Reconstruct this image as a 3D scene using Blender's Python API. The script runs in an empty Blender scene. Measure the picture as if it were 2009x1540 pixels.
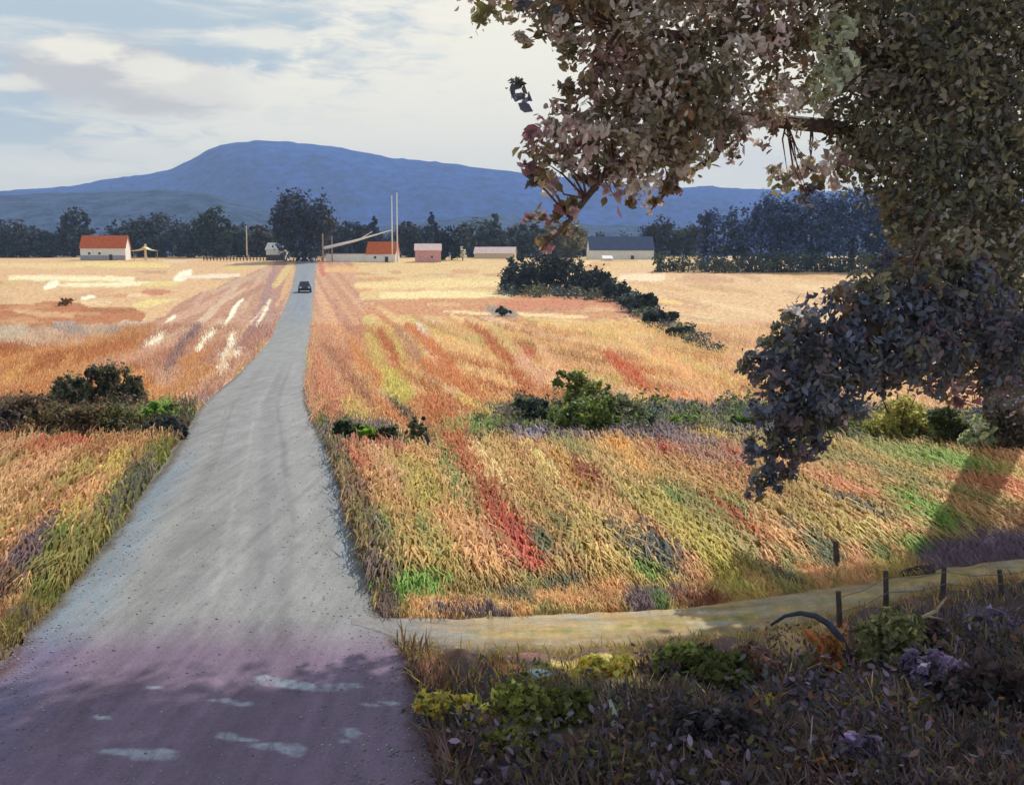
import bpy, math, random
import numpy as np

rng = np.random.default_rng(11)
random.seed(11)
SC = bpy.context.scene
COL = SC.collection
R = math.radians

# ------------------------------------------------------------------ camera
FPX, CX, CY, WPX = 2154.0, 1004.5, 770.0, 2009.0      # focal length and centre in photo pixels
EYE = 3.8
PITCH = math.atan(250.0 / FPX)
cam_data = bpy.data.cameras.new('camera')
cam = bpy.data.objects.new('camera', cam_data)
COL.objects.link(cam)
cam.location = (0, 0, EYE)
cam.rotation_euler = (math.pi / 2 - PITCH, 0, 0)
cam_data.sensor_width = 36.0
cam_data.lens = 36.0 * FPX / WPX
cam_data.clip_start = 0.1
cam_data.clip_end = 30000
SC.camera = cam

# ------------------------------------------------------------------ light
SUN_DIR = np.array([0.33, 0.79, 0.67]); SUN_DIR /= np.linalg.norm(SUN_DIR)   # towards the sun
SUN_EL = math.asin(SUN_DIR[2]); SUN_AZ = math.atan2(SUN_DIR[0], SUN_DIR[1])
SUN_STRENGTH, SKY_STRENGTH = 4.6, 0.10
SC.view_settings.view_transform = 'Standard'
SC.view_settings.look = 'None'
SC.view_settings.exposure = 0.0
SC.view_settings.gamma = 1.0
SC.view_settings.use_curve_mapping = False
sl = bpy.data.lights.new('sun', 'SUN')
sl.energy = SUN_STRENGTH; sl.angle = R(0.6); sl.color = (1.0, 0.94, 0.84)
sun = bpy.data.objects.new('sun', sl); COL.objects.link(sun)
from mathutils import Vector
sun.rotation_euler = Vector(SUN_DIR).to_track_quat('Z', 'Y').to_euler()
sun.location = (60, 40, 60)


def lin(c):
    c = np.asarray(c, float) / 255.0
    return np.where(c <= 0.04045, c / 12.92, ((c + 0.055) / 1.055) ** 2.4)


class NT:
    """small helper for node trees"""
    def __init__(self, tree):
        self.t = tree; self.n = tree.nodes; self.l = tree.links

    def new(self, kind, **kw):
        nd = self.n.new(kind)
        for k, v in kw.items():
            if hasattr(nd, k) and not k.startswith('i_'):
                setattr(nd, k, v)
        return nd

    def link(self, a, b):
        self.l.new(a, b)

    def math(self, op, a, b=None, c=None, clamp=False):
        nd = self.n.new('ShaderNodeMath'); nd.operation = op; nd.use_clamp = clamp
        for i, v in enumerate((a, b, c)):
            if v is None:
                continue
            if isinstance(v, (int, float)):
                nd.inputs[i].default_value = v
            else:
                self.l.new(v, nd.inputs[i])
        return nd.outputs[0]

    def mix(self, fac, a, b, mode='MIX'):
        nd = self.n.new('ShaderNodeMix'); nd.data_type = 'RGBA'; nd.blend_type = mode; nd.clamp_factor = True
        for s, v in ((nd.inputs[0], fac), (nd.inputs[6], a), (nd.inputs[7], b)):
            if isinstance(v, (int, float)):
                s.default_value = v
            elif isinstance(v, (tuple, list, np.ndarray)):
                s.default_value = (*[float(q) for q in v][:3], 1)
            else:
                self.l.new(v, s)
        return nd.outputs[2]

    def noise(self, vec, scale, detail=4, rough=0.55, dist=0.0):
        nd = self.n.new('ShaderNodeTexNoise')
        nd.inputs['Scale'].default_value = scale; nd.inputs['Detail'].default_value = detail
        nd.inputs['Roughness'].default_value = rough; nd.inputs['Distortion'].default_value = dist
        if vec is not None:
            self.l.new(vec, nd.inputs['Vector'])
        return nd.outputs['Fac']

    def ramp(self, fac, lo, hi):
        nd = self.n.new('ShaderNodeMapRange'); nd.interpolation_type = 'SMOOTHSTEP'
        nd.inputs[1].default_value = lo; nd.inputs[2].default_value = hi
        self.l.new(fac, nd.inputs[0])
        return nd.outputs[0]

    def mapping(self, vec, scale=(1, 1, 1), loc=(0, 0, 0), rot=(0, 0, 0)):
        nd = self.n.new('ShaderNodeMapping')
        nd.inputs['Scale'].default_value = scale; nd.inputs['Location'].default_value = loc
        nd.inputs['Rotation'].default_value = rot
        self.l.new(vec, nd.inputs['Vector'])
        return nd.outputs[0]


# ------------------------------------------------------------------ sky
world = bpy.data.worlds.new('World'); SC.world = world
world.use_nodes = True
w = NT(world.node_tree)
w.n.clear()
out = w.new('ShaderNodeOutputWorld'); bg = w.new('ShaderNodeBackground')
bg.inputs['Strength'].default_value = SKY_STRENGTH
w.link(bg.outputs[0], out.inputs[0])
sky = w.new('ShaderNodeTexSky'); sky.sky_type = 'NISHITA'; sky.sun_disc = False
sky.sun_elevation = SUN_EL; sky.sun_rotation = SUN_AZ
sky.air_density = 1.0; sky.dust_density = 1.2; sky.ozone_density = 1.5
tc = w.new('ShaderNodeTexCoord')
dirv = tc.outputs['Generated']
sep = w.new('ShaderNodeSeparateXYZ'); w.link(dirv, sep.inputs[0])
az = w.math('ARCTAN2', sep.outputs[0], sep.outputs[1])
el = w.math('ARCSINE', sep.outputs[2])
K = 1.0 / SKY_STRENGTH
BLUE = lin((198, 213, 221)) * K
GREY = lin((220, 213, 208)) * K
CREAM = lin((255, 247, 226)) * K * 1.18
WHITE = lin((252, 250, 243)) * K
# clouds float on a plane overhead: stretch the direction accordingly
cmb = w.new('ShaderNodeCombineXYZ')
w.link(az, cmb.inputs[0]); w.link(w.math('MULTIPLY', el, 2.4), cmb.inputs[1])
cvec = cmb.outputs[0]
n1 = w.noise(cvec, 4.2, 7, 0.58, 0.3)
n2 = w.noise(w.mapping(cvec, (1.0, 3.0, 1), (3.1, 1.7, 0.4)), 7.0, 7, 0.6, 0.4)
n3 = w.noise(w.mapping(cvec, (1, 1.6, 1), (7.7, 0.3, 2.4)), 26.0, 5, 0.6, 0.6)
# high thin cirrus veils the blue, thickest low in the sky
base = w.mix(w.math('ADD', w.math('MULTIPLY', w.ramp(el, R(40), R(10)), 0.45), 0.49), sky.outputs[0], BLUE)
base = w.mix(w.math('MULTIPLY', w.ramp(n2, 0.48, 0.72), 0.5), base, CREAM)
nz = w.math('ADD', w.math('MULTIPLY', w.math('SUBTRACT', n1, 0.5), 2.6), w.math('MULTIPLY', w.math('SUBTRACT', n3, 0.5), 1.6))


def cloud(col_in, px, py, rx, ry, colr, amount=1.0, soft=0.9, noise=1.0):
    a0, e0 = math.atan((px - CX) / FPX), math.atan((520 - py) / FPX)
    u = w.math('MULTIPLY', w.math('SUBTRACT', az, a0), FPX / rx)
    v = w.math('MULTIPLY', w.math('SUBTRACT', el, e0), FPX / ry)
    d = w.math('SQRT', w.math('ADD', w.math('MULTIPLY', u, u), w.math('MULTIPLY', v, v)))
    d = w.math('ADD', d, w.math('MULTIPLY', nz, noise))
    m = w.ramp(d, 1.0 + soft * 0.5, 1.0 - soft * 0.5)
    return w.math('MULTIPLY', m, amount)


c = base
# the broken cloud deck elsewhere in the sky
c = w.mix(w.math('MULTIPLY', w.ramp(n1, 0.54, 0.64), 0.6), c, CREAM)
for a in ((1120, 160, 420, 300, CREAM, .95), (620, 240, 420, 60, CREAM, .75), (760, 300, 420, 62, CREAM, .9), (1000, 250, 300, 90, CREAM, .8),
          (190, 175, 130, 50, GREY, .95), (330, 200, 110, 44, GREY, .9), (170, 140, 75, 22, CREAM, .9), (310, 165, 60, 20, CREAM, .8),
          (460, 190, 150, 26, CREAM, .6), (540, 100, 95, 20, CREAM, .75), (310, 320, 150, 44, CREAM, .75),
          (80, 345, 260, 22, CREAM, .8), (50, 318, 60, 9, WHITE, .7), (90, 15, 70, 22, CREAM, .6), (1500, 330, 330, 110, WHITE, .95),
          (1650, 120, 380, 200, CREAM, .9), (30, 205, 60, 14, CREAM, .7)):
    c = w.mix(cloud(None, *a), c, a[4])
# cumulus turning pale and milky near the horizon all round
hz = w.ramp(el, R(8), R(2.0))
c = w.mix(w.math('MULTIPLY', hz, 0.75), c, CREAM)
w.link(c, bg.inputs['Color'])

# ------------------------------------------------------------------ terrain and projection
PROF = np.array([(-400, 0.0), (0, 0.0), (13.6, -0.43), (28, -0.88), (45, -1.55), (70, -2.5), (100, -3.2), (130, -3.1), (165, -2.2),
                 (220, -0.3), (290, 2.6), (350, 5.4), (420, 7.2), (600, 7.4), (1500, 7.6), (9000, 8.0)])
from numpy import interp
YT = np.concatenate([np.linspace(2, 60, 900), np.linspace(60, 420, 2000)[1:]])


def _smooth_prof():
    ys = np.concatenate([np.arange(-40, 480, 1.0)])
    z = interp(ys, PROF[:, 0], PROF[:, 1])
    for s in (5, 9):
        k = np.ones(2 * s + 1) / (2 * s + 1)
        zz = np.convolve(np.pad(z, s, mode='edge'), k, 'valid')
        wgt = np.clip((ys - 20) / 40, 0, 1)
        z = z * (1 - wgt) + zz * wgt
    return ys, z


_PY, _PZ = _smooth_prof()


def hz_(y):
    y = np.asarray(y, float)
    return np.where((y > -39) & (y < 470), interp(y, _PY, _PZ), interp(y, PROF[:, 0], PROF[:, 1]))


TT = np.maximum.accumulate((hz_(YT) - EYE) / YT)
cp, sp = math.cos(PITCH), math.sin(PITCH)


def at(px, py):
    """photo pixel -> point on the terrain (x, y, z)"""
    px = np.asarray(px, float); py = np.asarray(py, float)
    dx = (px - CX) / FPX; du = -(py - CY) / FPX
    dy = cp + du * sp; dz = -sp + du * cp
    y = interp(dz / dy, TT, YT)
    return dx / dy * y, y, hz_(y)


def ray(px, py, y):
    """photo pixel at depth y -> point"""
    dx = (px - CX) / FPX; du = -(py - CY) / FPX
    dy = cp + du * sp; dz = -sp + du * cp
    return np.array([dx / dy * y, y, EYE + dz / dy * y])


def pxm(y):
    return FPX / y          # photo pixels per metre at depth y


# ------------------------------------------------------------------ mesh helpers
def np_mesh(name, V, F, col=None, smooth=False):
    V = np.asarray(V, np.float32); F = np.asarray(F, np.int32)
    me = bpy.data.meshes.new(name)
    me.vertices.add(len(V)); me.vertices.foreach_set('co', V.ravel())
    k = F.shape[1]
    me.loops.add(F.size); me.loops.foreach_set('vertex_index', F.ravel())
    me.polygons.add(len(F)); me.polygons.foreach_set('loop_start', np.arange(0, F.size, k, dtype=np.int32))
    if smooth:
        me.polygons.foreach_set('use_smooth', np.ones(len(F), bool))
    if col is not None:
        ca = me.color_attributes.new('Col', 'FLOAT_COLOR', 'POINT')
        c4 = np.ones((len(V), 4), np.float32); c4[:, :3] = np.clip(col, 0.002, 0.95)
        ca.data.foreach_set('color', c4.ravel())
    me.update(calc_edges=True)
    return me


def link(name, me, mat=None, parent=None):
    o = bpy.data.objects.new(name, me)
    COL.objects.link(o)
    if mat is not None and me is not None:
        me.materials.append(mat)
    if parent is not None:
        o.parent = parent
    return o


def empty(name, loc, label, cat, group=None, rz=0.0):
    o = bpy.data.objects.new(name, None); COL.objects.link(o)
    o.location = [float(v) for v in loc]; o.rotation_euler = (0, 0, rz)
    o.empty_display_size = 0.2
    tag(o, label, cat, group)
    return o


def tag(o, label=None, cat=None, group=None, kind=None):
    if label: o['label'] = label
    if cat: o['category'] = cat
    if group: o['group'] = group
    if kind: o['kind'] = kind
    return o


class MB:
    """collects polygons, then links them as one mesh"""
    def __init__(self):
        self.v = []; self.f = []

    def poly(self, pts):
        b = len(self.v); self.v += [tuple(map(float, p)) for p in pts]; self.f.append(tuple(range(b, b + len(pts))))

    def box(self, lo, hi):
        (a, b, c), (d, e, f) = lo, hi
        i = len(self.v)
        self.v += [(a, b, c), (d, b, c), (d, e, c), (a, e, c), (a, b, f), (d, b, f), (d, e, f), (a, e, f)]
        self.f += [tuple(i + q for q in t) for t in ((0, 3, 2, 1), (4, 5, 6, 7), (0, 1, 5, 4), (1, 2, 6, 5), (2, 3, 7, 6), (3, 0, 4, 7))]

    def tube(self, pts, radii, seg=8, cap=True, wob=0.0):
        pts = [np.asarray(p, float) for p in pts]
        rings = []
        for i, p in enumerate(pts):
            t = pts[min(i + 1, len(pts) - 1)] - pts[max(i - 1, 0)]
            t = t / (np.linalg.norm(t) + 1e-9)
            a = np.cross(t, (0.31, 0.95, 0.05)); a /= np.linalg.norm(a) + 1e-9
            b = np.cross(t, a)
            ring = []
            for k in range(seg):
                an = 2 * math.pi * k / seg
                r = radii[i] * (1 + wob * random.uniform(-1, 1))
                q = p + r * (math.cos(an) * a + math.sin(an) * b)
                ring.append(len(self.v)); self.v.append(tuple(q))
            rings.append(ring)
        for r0, r1 in zip(rings, rings[1:]):
            for k in range(seg):
                self.f.append((r0[k], r0[(k + 1) % seg], r1[(k + 1) % seg], r1[k]))
        if cap:
            self.f.append(tuple(rings[0][::-1])); self.f.append(tuple(rings[-1]))

    def build(self, name, mat, parent=None, smooth=False):
        me = bpy.data.meshes.new(name)
        me.from_pydata(self.v, [], self.f); me.update()
        if smooth:
            me.polygons.foreach_set('use_smooth', np.ones(len(me.polygons), bool))
        return link(name, me, mat, parent)


# ------------------------------------------------------------------ materials
def mat_new(name):
    m = bpy.data.materials.new(name); m.use_nodes = True
    t = NT(m.node_tree); b = t.n['Principled BSDF']
    return m, t, b


def mat_plain(name, rgb, rough=0.8, var=0.25, scale=6.0, bump=0.2, metal=0.0):
    m, t, b = mat_new(name)
    tcn = t.new('ShaderNodeTexCoord')
    n = t.noise(tcn.outputs['Object'], scale, 5, 0.6)
    c = lin(rgb)
    cc = t.mix(t.ramp(n, 0.3, 0.7), c * (1 - var), np.minimum(c * (1 + var), 0.92))
    t.link(cc, b.inputs['Base Color'])
    b.inputs['Roughness'].default_value = rough; b.inputs['Metallic'].default_value = metal
    if bump:
        bp = t.new('ShaderNodeBump'); bp.inputs['Strength'].default_value = bump; bp.inputs['Distance'].default_value = 0.02
        t.link(n, bp.inputs['Height']); t.link(bp.outputs[0], b.inputs['Normal'])
    return m


def mat_leaf(name, trans=0.35, rough=0.6):
    m = bpy.data.materials.new(name); m.use_nodes = True
    t = NT(m.node_tree); t.n.clear()
    o = t.new('ShaderNodeOutputMaterial')
    at_ = t.new('ShaderNodeAttribute'); at_.attribute_name = 'Col'
    p = t.new('ShaderNodeBsdfPrincipled'); p.inputs['Roughness'].default_value = rough
    p.inputs['Specular IOR Level'].default_value = 0.25
    tr = t.new('ShaderNodeBsdfTranslucent')
    mx = t.new('ShaderNodeMixShader'); mx.inputs[0].default_value = trans
    t.link(at_.outputs['Color'], p.inputs['Base Color']); t.link(at_.outputs['Color'], tr.inputs['Color'])
    t.link(p.outputs[0], mx.inputs[1]); t.link(tr.outputs[0], mx.inputs[2]); t.link(mx.outputs[0], o.inputs[0])
    return m


def mat_ground(name, scale, bump, stretch=(1, 1, 1), rough=0.95, amt=0.5, grit=0.0):
    m, t, b = mat_new(name)
    at_ = t.new('ShaderNodeAttribute'); at_.attribute_name = 'Col'
    g = t.new('ShaderNodeNewGeometry')
    v = t.mapping(g.outputs['Position'], stretch, (0, 0, 0), (0, 0, R(-11)))
    n = t.noise(v, scale, 6, 0.62, 0.3)
    n2 = t.noise(g.outputs['Position'], scale * 4.3, 4, 0.6)
    f = t.math('ADD', t.math('MULTIPLY', n, 0.65), t.math('MULTIPLY', n2, 0.35))
    if grit:
        n3_ = t.noise(g.outputs['Position'], 34.0, 3, 0.7)
        st = t.noise(t.mapping(g.outputs['Position'], (7, .22, 1), (0, 0, 0), (0, 0, R(-11))), 1.0, 4, .6)
        f = t.math('ADD', t.math('ADD', t.math('MULTIPLY', f, 1 - grit), t.math('MULTIPLY', n3_, grit * .55)), t.math('MULTIPLY', st, grit * .45))
    dark = t.mix(1.0, at_.outputs['Color'], (1 - amt, 1 - amt, 1 - amt), 'MULTIPLY')
    lite = t.mix(1.0, at_.outputs['Color'], (1 + amt * .8, 1 + amt * .8, 1 + amt * .8), 'MULTIPLY')
    cc = t.mix(t.ramp(f, 0.32, 0.68), dark, lite)
    t.link(cc, b.inputs['Base Color'])
    b.inputs['Roughness'].default_value = rough
    b.inputs['Specular IOR Level'].default_value = 0.2
    bp = t.new('ShaderNodeBump'); bp.inputs['Strength'].default_value = bump; bp.inputs['Distance'].default_value = 0.06
    t.link(f, bp.inputs['Height']); t.link(bp.outputs[0], b.inputs['Normal'])
    return m


M = {}
M['field'] = mat_ground('field soil and stubble', 2.2, 0.7, (1, 0.22, 1), amt=0.35)
M['road'] = mat_ground('worn gravel road', 3.0, 0.55, (1, 0.3, 1), rough=0.85, amt=0.34, grit=0.62)
M['path'] = mat_ground('dry track', 3.0, 0.7, (0.35, 1.6, 1), amt=0.4, grit=0.45)
M['straw'] = mat_leaf('straw and stubble', 0.25, 0.8)
M['leaf'] = mat_leaf('broad leaves', 0.45, 0.6)
M['far_leaf'] = mat_leaf('distant foliage', 0.2, 0.8)
M['bark'] = mat_plain('bark', (96, 78, 74), 0.95, 0.4, 9, 0.8)
M['dark_bark'] = mat_plain('dark bark', (60, 50, 48), 0.95, 0.4, 9, 0.8)
M['white_wall'] = mat_plain('whitewashed wall', (238, 236, 232), 0.9, 0.06, 1.2, 0.1)
M['grey_shade_and_coping'] = mat_plain('grey shade and coping', (165, 163, 170), 0.9, 0.1, 1.2, 0.1)
M['orange_roof'] = mat_plain('orange roof tile', (205, 98, 42), 0.85, 0.18, 1.6, 0.3)
M['pink_wall'] = mat_plain('pink wall', (222, 160, 160), 0.9, 0.16, 1.4, 0.1)
M['pink_roof'] = mat_plain('pale pink roof', (236, 205, 200), 0.8, 0.1, 1.2, 0.1)
M['blue_roof'] = mat_plain('slate blue roof', (72, 84, 118), 0.7, 0.15, 1.0, 0.1)
M['dark_wood'] = mat_plain('dark wood', (70, 62, 58), 0.9, 0.3, 8, 0.5)
M['pale_wood'] = mat_plain('weathered wood', (170, 150, 118), 0.9, 0.25, 8, 0.5)
M['cream'] = mat_plain('cream paint', (228, 214, 176), 0.8, 0.08, 2, 0.1)
M['white_paint'] = mat_plain('white paint', (235, 235, 235), 0.6, 0.05, 2, 0.0)
M['glass'] = mat_plain('dark window glass', (46, 54, 70), 0.15, 0.1, 2, 0.0)
M['car_paint'] = mat_plain('dark blue car paint', (44, 52, 78), 0.3, 0.05, 2, 0.0)
M['rubber'] = mat_plain('tyre rubber', (26, 26, 28), 0.9, 0.1, 6, 0.0)
M['lamp_glass'] = mat_plain('lamp glass', (222, 222, 214), 0.2, 0.02, 6, 0.0)
M['wire'] = mat_plain('old wire', (120, 112, 104), 0.6, 0.2, 6, 0.0, 0.6)
M['stone'] = mat_plain('pale bluish stone', (178, 196, 214), 0.8, 0.2, 7, 0.4)
M['yellow_petal'] = mat_leaf('yellow petals', 0.3, 0.7)

m, t, b = mat_new('wooded hillside')
at_ = t.new('ShaderNodeAttribute'); at_.attribute_name = 'Col'
g = t.new('ShaderNodeNewGeometry')
n = t.noise(t.mapping(g.outputs['Position'], (1, 1, 1.6)), 0.034, 9, 0.74)
cc = t.mix(t.ramp(n, 0.34, 0.66), t.mix(1.0, at_.outputs['Color'], (.6, .6, .62), 'MULTIPLY'), t.mix(1.0, at_.outputs['Color'], (1.7, 1.6, 1.4), 'MULTIPLY'))
t.link(cc, b.inputs['Base Color']); b.inputs['Roughness'].default_value = 1.0; b.inputs['Specular IOR Level'].default_value = 0.0
bp = t.new('ShaderNodeBump'); bp.inputs['Strength'].default_value = 0.9; bp.inputs['Distance'].default_value = 14.0
t.link(n, bp.inputs['Height']); t.link(bp.outputs[0], b.inputs['Normal'])
M['hill'] = m


# ------------------------------------------------------------------ value noise
def vnoise(x, y, seed=0):
    xi = np.floor(x).astype(np.int64); yi = np.floor(y).astype(np.int64)
    xf = x - xi; yf = y - yi
    xf = xf * xf * (3 - 2 * xf); yf = yf * yf * (3 - 2 * yf)

    def h(a, b):
        n = (a * 374761393 + b * 668265263 + seed * 974634777) & 0xFFFFFFFF
        n = ((n ^ (n >> 13)) * 1274126177) & 0xFFFFFFFF
        return ((n ^ (n >> 16)) & 0xFFFF) / 65535.0
    a = h(xi, yi) * (1 - xf) + h(xi + 1, yi) * xf
    b_ = h(xi, yi + 1) * (1 - xf) + h(xi + 1, yi + 1) * xf
    return a * (1 - yf) + b_ * yf


def fbm(x, y, seed=0, oct=4):
    s = 0; a = 0.5; tot = 0
    for o in range(oct):
        s = s + a * vnoise(x * 2 ** o, y * 2 ** o, seed + o * 17); tot += a; a *= 0.55
    return s / tot


def inpoly(px, py, poly):
    r = np.zeros(np.shape(px), bool)
    n = len(poly)
    for i in range(n):
        x0, y0 = poly[i]; x1, y1 = poly[(i + 1) % n]
        if y0 == y1:
            continue
        cnd = ((y0 > py) != (y1 > py)) & (px < (x1 - x0) * (py - y0) / (y1 - y0) + x0)
        r ^= cnd
    return r


# ------------------------------------------------------------------ road and track outlines (measured in the photograph, laid on the terrain)
ROAD = np.array([(505, 583, 622), (530, 580, 619), (560, 574, 618), (600, 560, 614), (660, 534, 608), (700, 503, 604), (740, 462, 601), (780, 412, 601),
                 (820, 378, 615), (880, 341, 646), (950, 290, 670), (1020, 243, 692), (1100, 176, 716), (1190, 100, 742), (1250, 48, 772),
                 (1310, -5, 800), (1400, -100, 832), (1540, -262, 868), (1700, -450, 912), (2100, -920, 1012)], float)
TRK_TOP = np.array([(690, 1215), (770, 1206), (900, 1206), (1100, 1196), (1300, 1189), (1450, 1170), (1600, 1150), (1750, 1132), (1840, 1112), (2100, 1080), (2500, 1040)], float)
TRK_BOT = np.array([(690, 1232), (790, 1266), (900, 1282), (1100, 1284), (1300, 1268), (1450, 1252), (1600, 1226), (1750, 1182), (1850, 1158), (2100, 1118), (2500, 1070)], float)


def road_lr(py):
    return interp(py, ROAD[:, 0], ROAD[:, 1]), interp(py, ROAD[:, 0], ROAD[:, 2])


def in_road(px, py, pad=0.0):
    l, r_ = road_lr(py)
    return (px > l - pad) & (px < r_ + pad) & (py > 505)


def in_track(px, py, pad=0.0):
    return (px > 700) & (py > interp(px, TRK_TOP[:, 0], TRK_TOP[:, 1]) - pad) & (py < interp(px, TRK_BOT[:, 0], TRK_BOT[:, 1]) + pad)


# ------------------------------------------------------------------ colours of crops, soil and some painted shade, spread over a grid on the ground
GAIN = 0.92                  # photograph's sunlit value -> albedo


def alb(c):
    return lin(c) * GAIN


STEPX, STEPY = 3.5, 3.0
GX = np.arange(-420, 2436, STEPX); GY = np.arange(503.0, 1680, STEPY)
PX, PY = np.meshgrid(GX, GY)
amp = np.clip((PY - 495) / 40, 0.1, 9) ** 0.8
QX = PX + (fbm(PX / 26, PY / 20, 3) - 0.5) * 9 * amp
QY = PY + (fbm(PX / 22, PY / 16, 9) - 0.5) * 4.5 * amp
IMG = np.zeros(PX.shape + (3,)); IMG[:] = alb((205, 160, 100))

REG = [
    ('A', [(-900, 500), (582, 500), (560, 600), (540, 655), (280, 645), (-900, 645)], (220, 172, 124),
     [(228, 188, 142), (236, 208, 164), (208, 150, 108), (200, 165, 120), (192, 148, 108), (216, 182, 110), (200, 140, 100)], 'h'),
    ('D', [(-900, 632), (130, 640), (280, 628), (330, 640), (200, 672), (100, 695), (-900, 695)], (202, 166, 140),
     [(186, 155, 142), (212, 176, 150), (196, 140, 100), (176, 150, 142)], 'h'),
    ('E', [(-900, 686), (100, 684), (200, 660), (290, 635), (400, 640), (380, 806), (-900, 806)], (192, 128, 70),
     [(202, 142, 82), (178, 106, 50), (212, 152, 92), (186, 116, 58), (206, 150, 96)], 'v'),
    ('B', [(584, 500), (576, 560), (537, 660), (412, 792), (385, 806), (250, 715), (300, 640), (350, 596), (480, 540)], (188, 134, 106),
     [(202, 152, 130), (178, 128, 120), (166, 122, 124), (210, 166, 140), (192, 134, 106), (216, 180, 152), (184, 128, 106)], 'v'),
    ('C', [(-900, 582), (60, 597), (140, 590), (195, 606), (284, 614), (278, 630), (130, 640), (-900, 636)], (187, 112, 60),
     [(194, 120, 66), (176, 100, 50), (204, 142, 90)], 'h'),
    ('I', [(616, 500), (2600, 500), (2600, 560), (1400, 580), (1260, 640), (640, 640)], (221, 180, 120),
     [(226, 192, 128), (206, 152, 108), (232, 204, 144), (204, 140, 94), (222, 176, 124)], 'h'),
    ('L', [(1200, 526), (2600, 526), (2600, 830), (1500, 830), (1330, 670), (1230, 590)], (221, 174, 124),
     [(226, 182, 132), (206, 156, 112), (212, 162, 104), (228, 192, 144), (196, 140, 104)], 's'),
    ('J', [(700, 596), (980, 576), (1110, 568), (1235, 588), (1330, 660), (1000, 640), (700, 628)], (205, 138, 92),
     [(210, 146, 96), (196, 116, 72), (216, 166, 112), (186, 126, 94)], 'h'),
    ('K', [(640, 616), (1290, 628), (1400, 690), (1520, 780), (1520, 812), (1300, 806), (640, 880)], (214, 166, 102),
     [(222, 178, 112), (192, 114, 54), (213, 168, 140), (200, 178, 88), (206, 146, 82), (226, 182, 122), (216, 170, 100), (188, 130, 70)], 'v'),
    ('H', [(612, 505), (690, 505), (716, 620), (694, 720), (676, 800), (650, 880), (605, 790), (608, 660)], (204, 148, 114),
     [(212, 158, 124), (196, 132, 98), (208, 150, 108), (190, 128, 100)], 'v'),
    ('F', [(-900, 780), (390, 796), (372, 850), (345, 878), (-900, 896)], (92, 78, 60), [(70, 66, 52), (110, 84, 66), (86, 84, 50), (120, 90, 70)], 'h'),
    ('G', [(-900, 872), (352, 868), (250, 1020), (100, 1195), (-4, 1310), (-262, 1540), (-900, 2200)], (200, 148, 90),
     [(216, 168, 108), (192, 122, 72), (196, 166, 82), (206, 152, 102), (172, 112, 68), (164, 134, 62), (220, 176, 124)], 'v'),
    ('N', [(636, 884), (1000, 862), (1300, 850), (1600, 870), (2600, 880), (2600, 1060), (1840, 1112), (1450, 1172), (1100, 1198), (735, 1200), (690, 1000)], (206, 166, 94),
     [(216, 176, 112), (192, 170, 82), (222, 168, 114), (202, 152, 92), (166, 156, 86), (212, 182, 98), (188, 132, 78), (214, 164, 100), (176, 150, 70)], 'v'),
    ('M', [(630, 806), (800, 872), (900, 856), (1000, 838), (1010, 800), (1500, 800), (1960, 830), (1960, 890), (1600, 880), (1300, 856), (1000, 872), (640, 900)], (120, 112, 66),
     [(112, 122, 52), (84, 88, 62), (76, 82, 86), (128, 108, 118), (140, 130, 70)], 'h'),
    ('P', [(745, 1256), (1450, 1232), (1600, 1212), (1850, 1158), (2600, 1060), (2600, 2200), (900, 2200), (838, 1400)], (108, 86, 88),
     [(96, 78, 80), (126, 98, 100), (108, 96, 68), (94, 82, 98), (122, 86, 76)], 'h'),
]
VP1, VP2 = (562, 590), (602, 500)


def stroke(x0, y0, x1, y1, wd, colr, a=1.0, seed=None, bend=0.0):
    """one patch of crop, soil, straw or painted shade: a soft-edged streak on the grid"""
    pad = wd * 1.5 + 4
    i0 = int(np.searchsorted(GY, min(y0, y1) - pad)); i1 = int(np.searchsorted(GY, max(y0, y1) + pad))
    j0 = int(np.searchsorted(GX, min(x0, x1) - pad)); j1 = int(np.searchsorted(GX, max(x0, x1) + pad))
    if i1 <= i0 or j1 <= j0:
        return
    X = QX[i0:i1, j0:j1] * 0.5 + PX[i0:i1, j0:j1] * 0.5; Y = QY[i0:i1, j0:j1] * 0.5 + PY[i0:i1, j0:j1] * 0.5
    dx, dy = x1 - x0, y1 - y0
    L2 = dx * dx + dy * dy + 1e-6
    tt = ((X - x0) * dx + (Y - y0) * dy) / L2
    tc_ = np.clip(tt, 0, 1)
    ex = X - (x0 + tc_ * dx); ey = Y - (y0 + tc_ * dy)
    d = np.sqrt(ex ** 2 + ey ** 2) / (wd * 0.5 * (0.75 + 0.5 * np.sin(np.pi * np.clip(tc_, 0.08, 0.92))))
    s = rng.integers(1000) if seed is None else seed
    d = d + (fbm((X * dy - Y * dx) / math.sqrt(L2) / 3.2, tt * math.sqrt(L2) / 30, int(s), 3) - 0.5) * 0.9
    mk = np.clip((1.15 - d) / 0.4, 0, 1)[..., None] * a
    IMG[i0:i1, j0:j1] = IMG[i0:i1, j0:j1] * (1 - mk) + alb(colr) * mk


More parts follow.
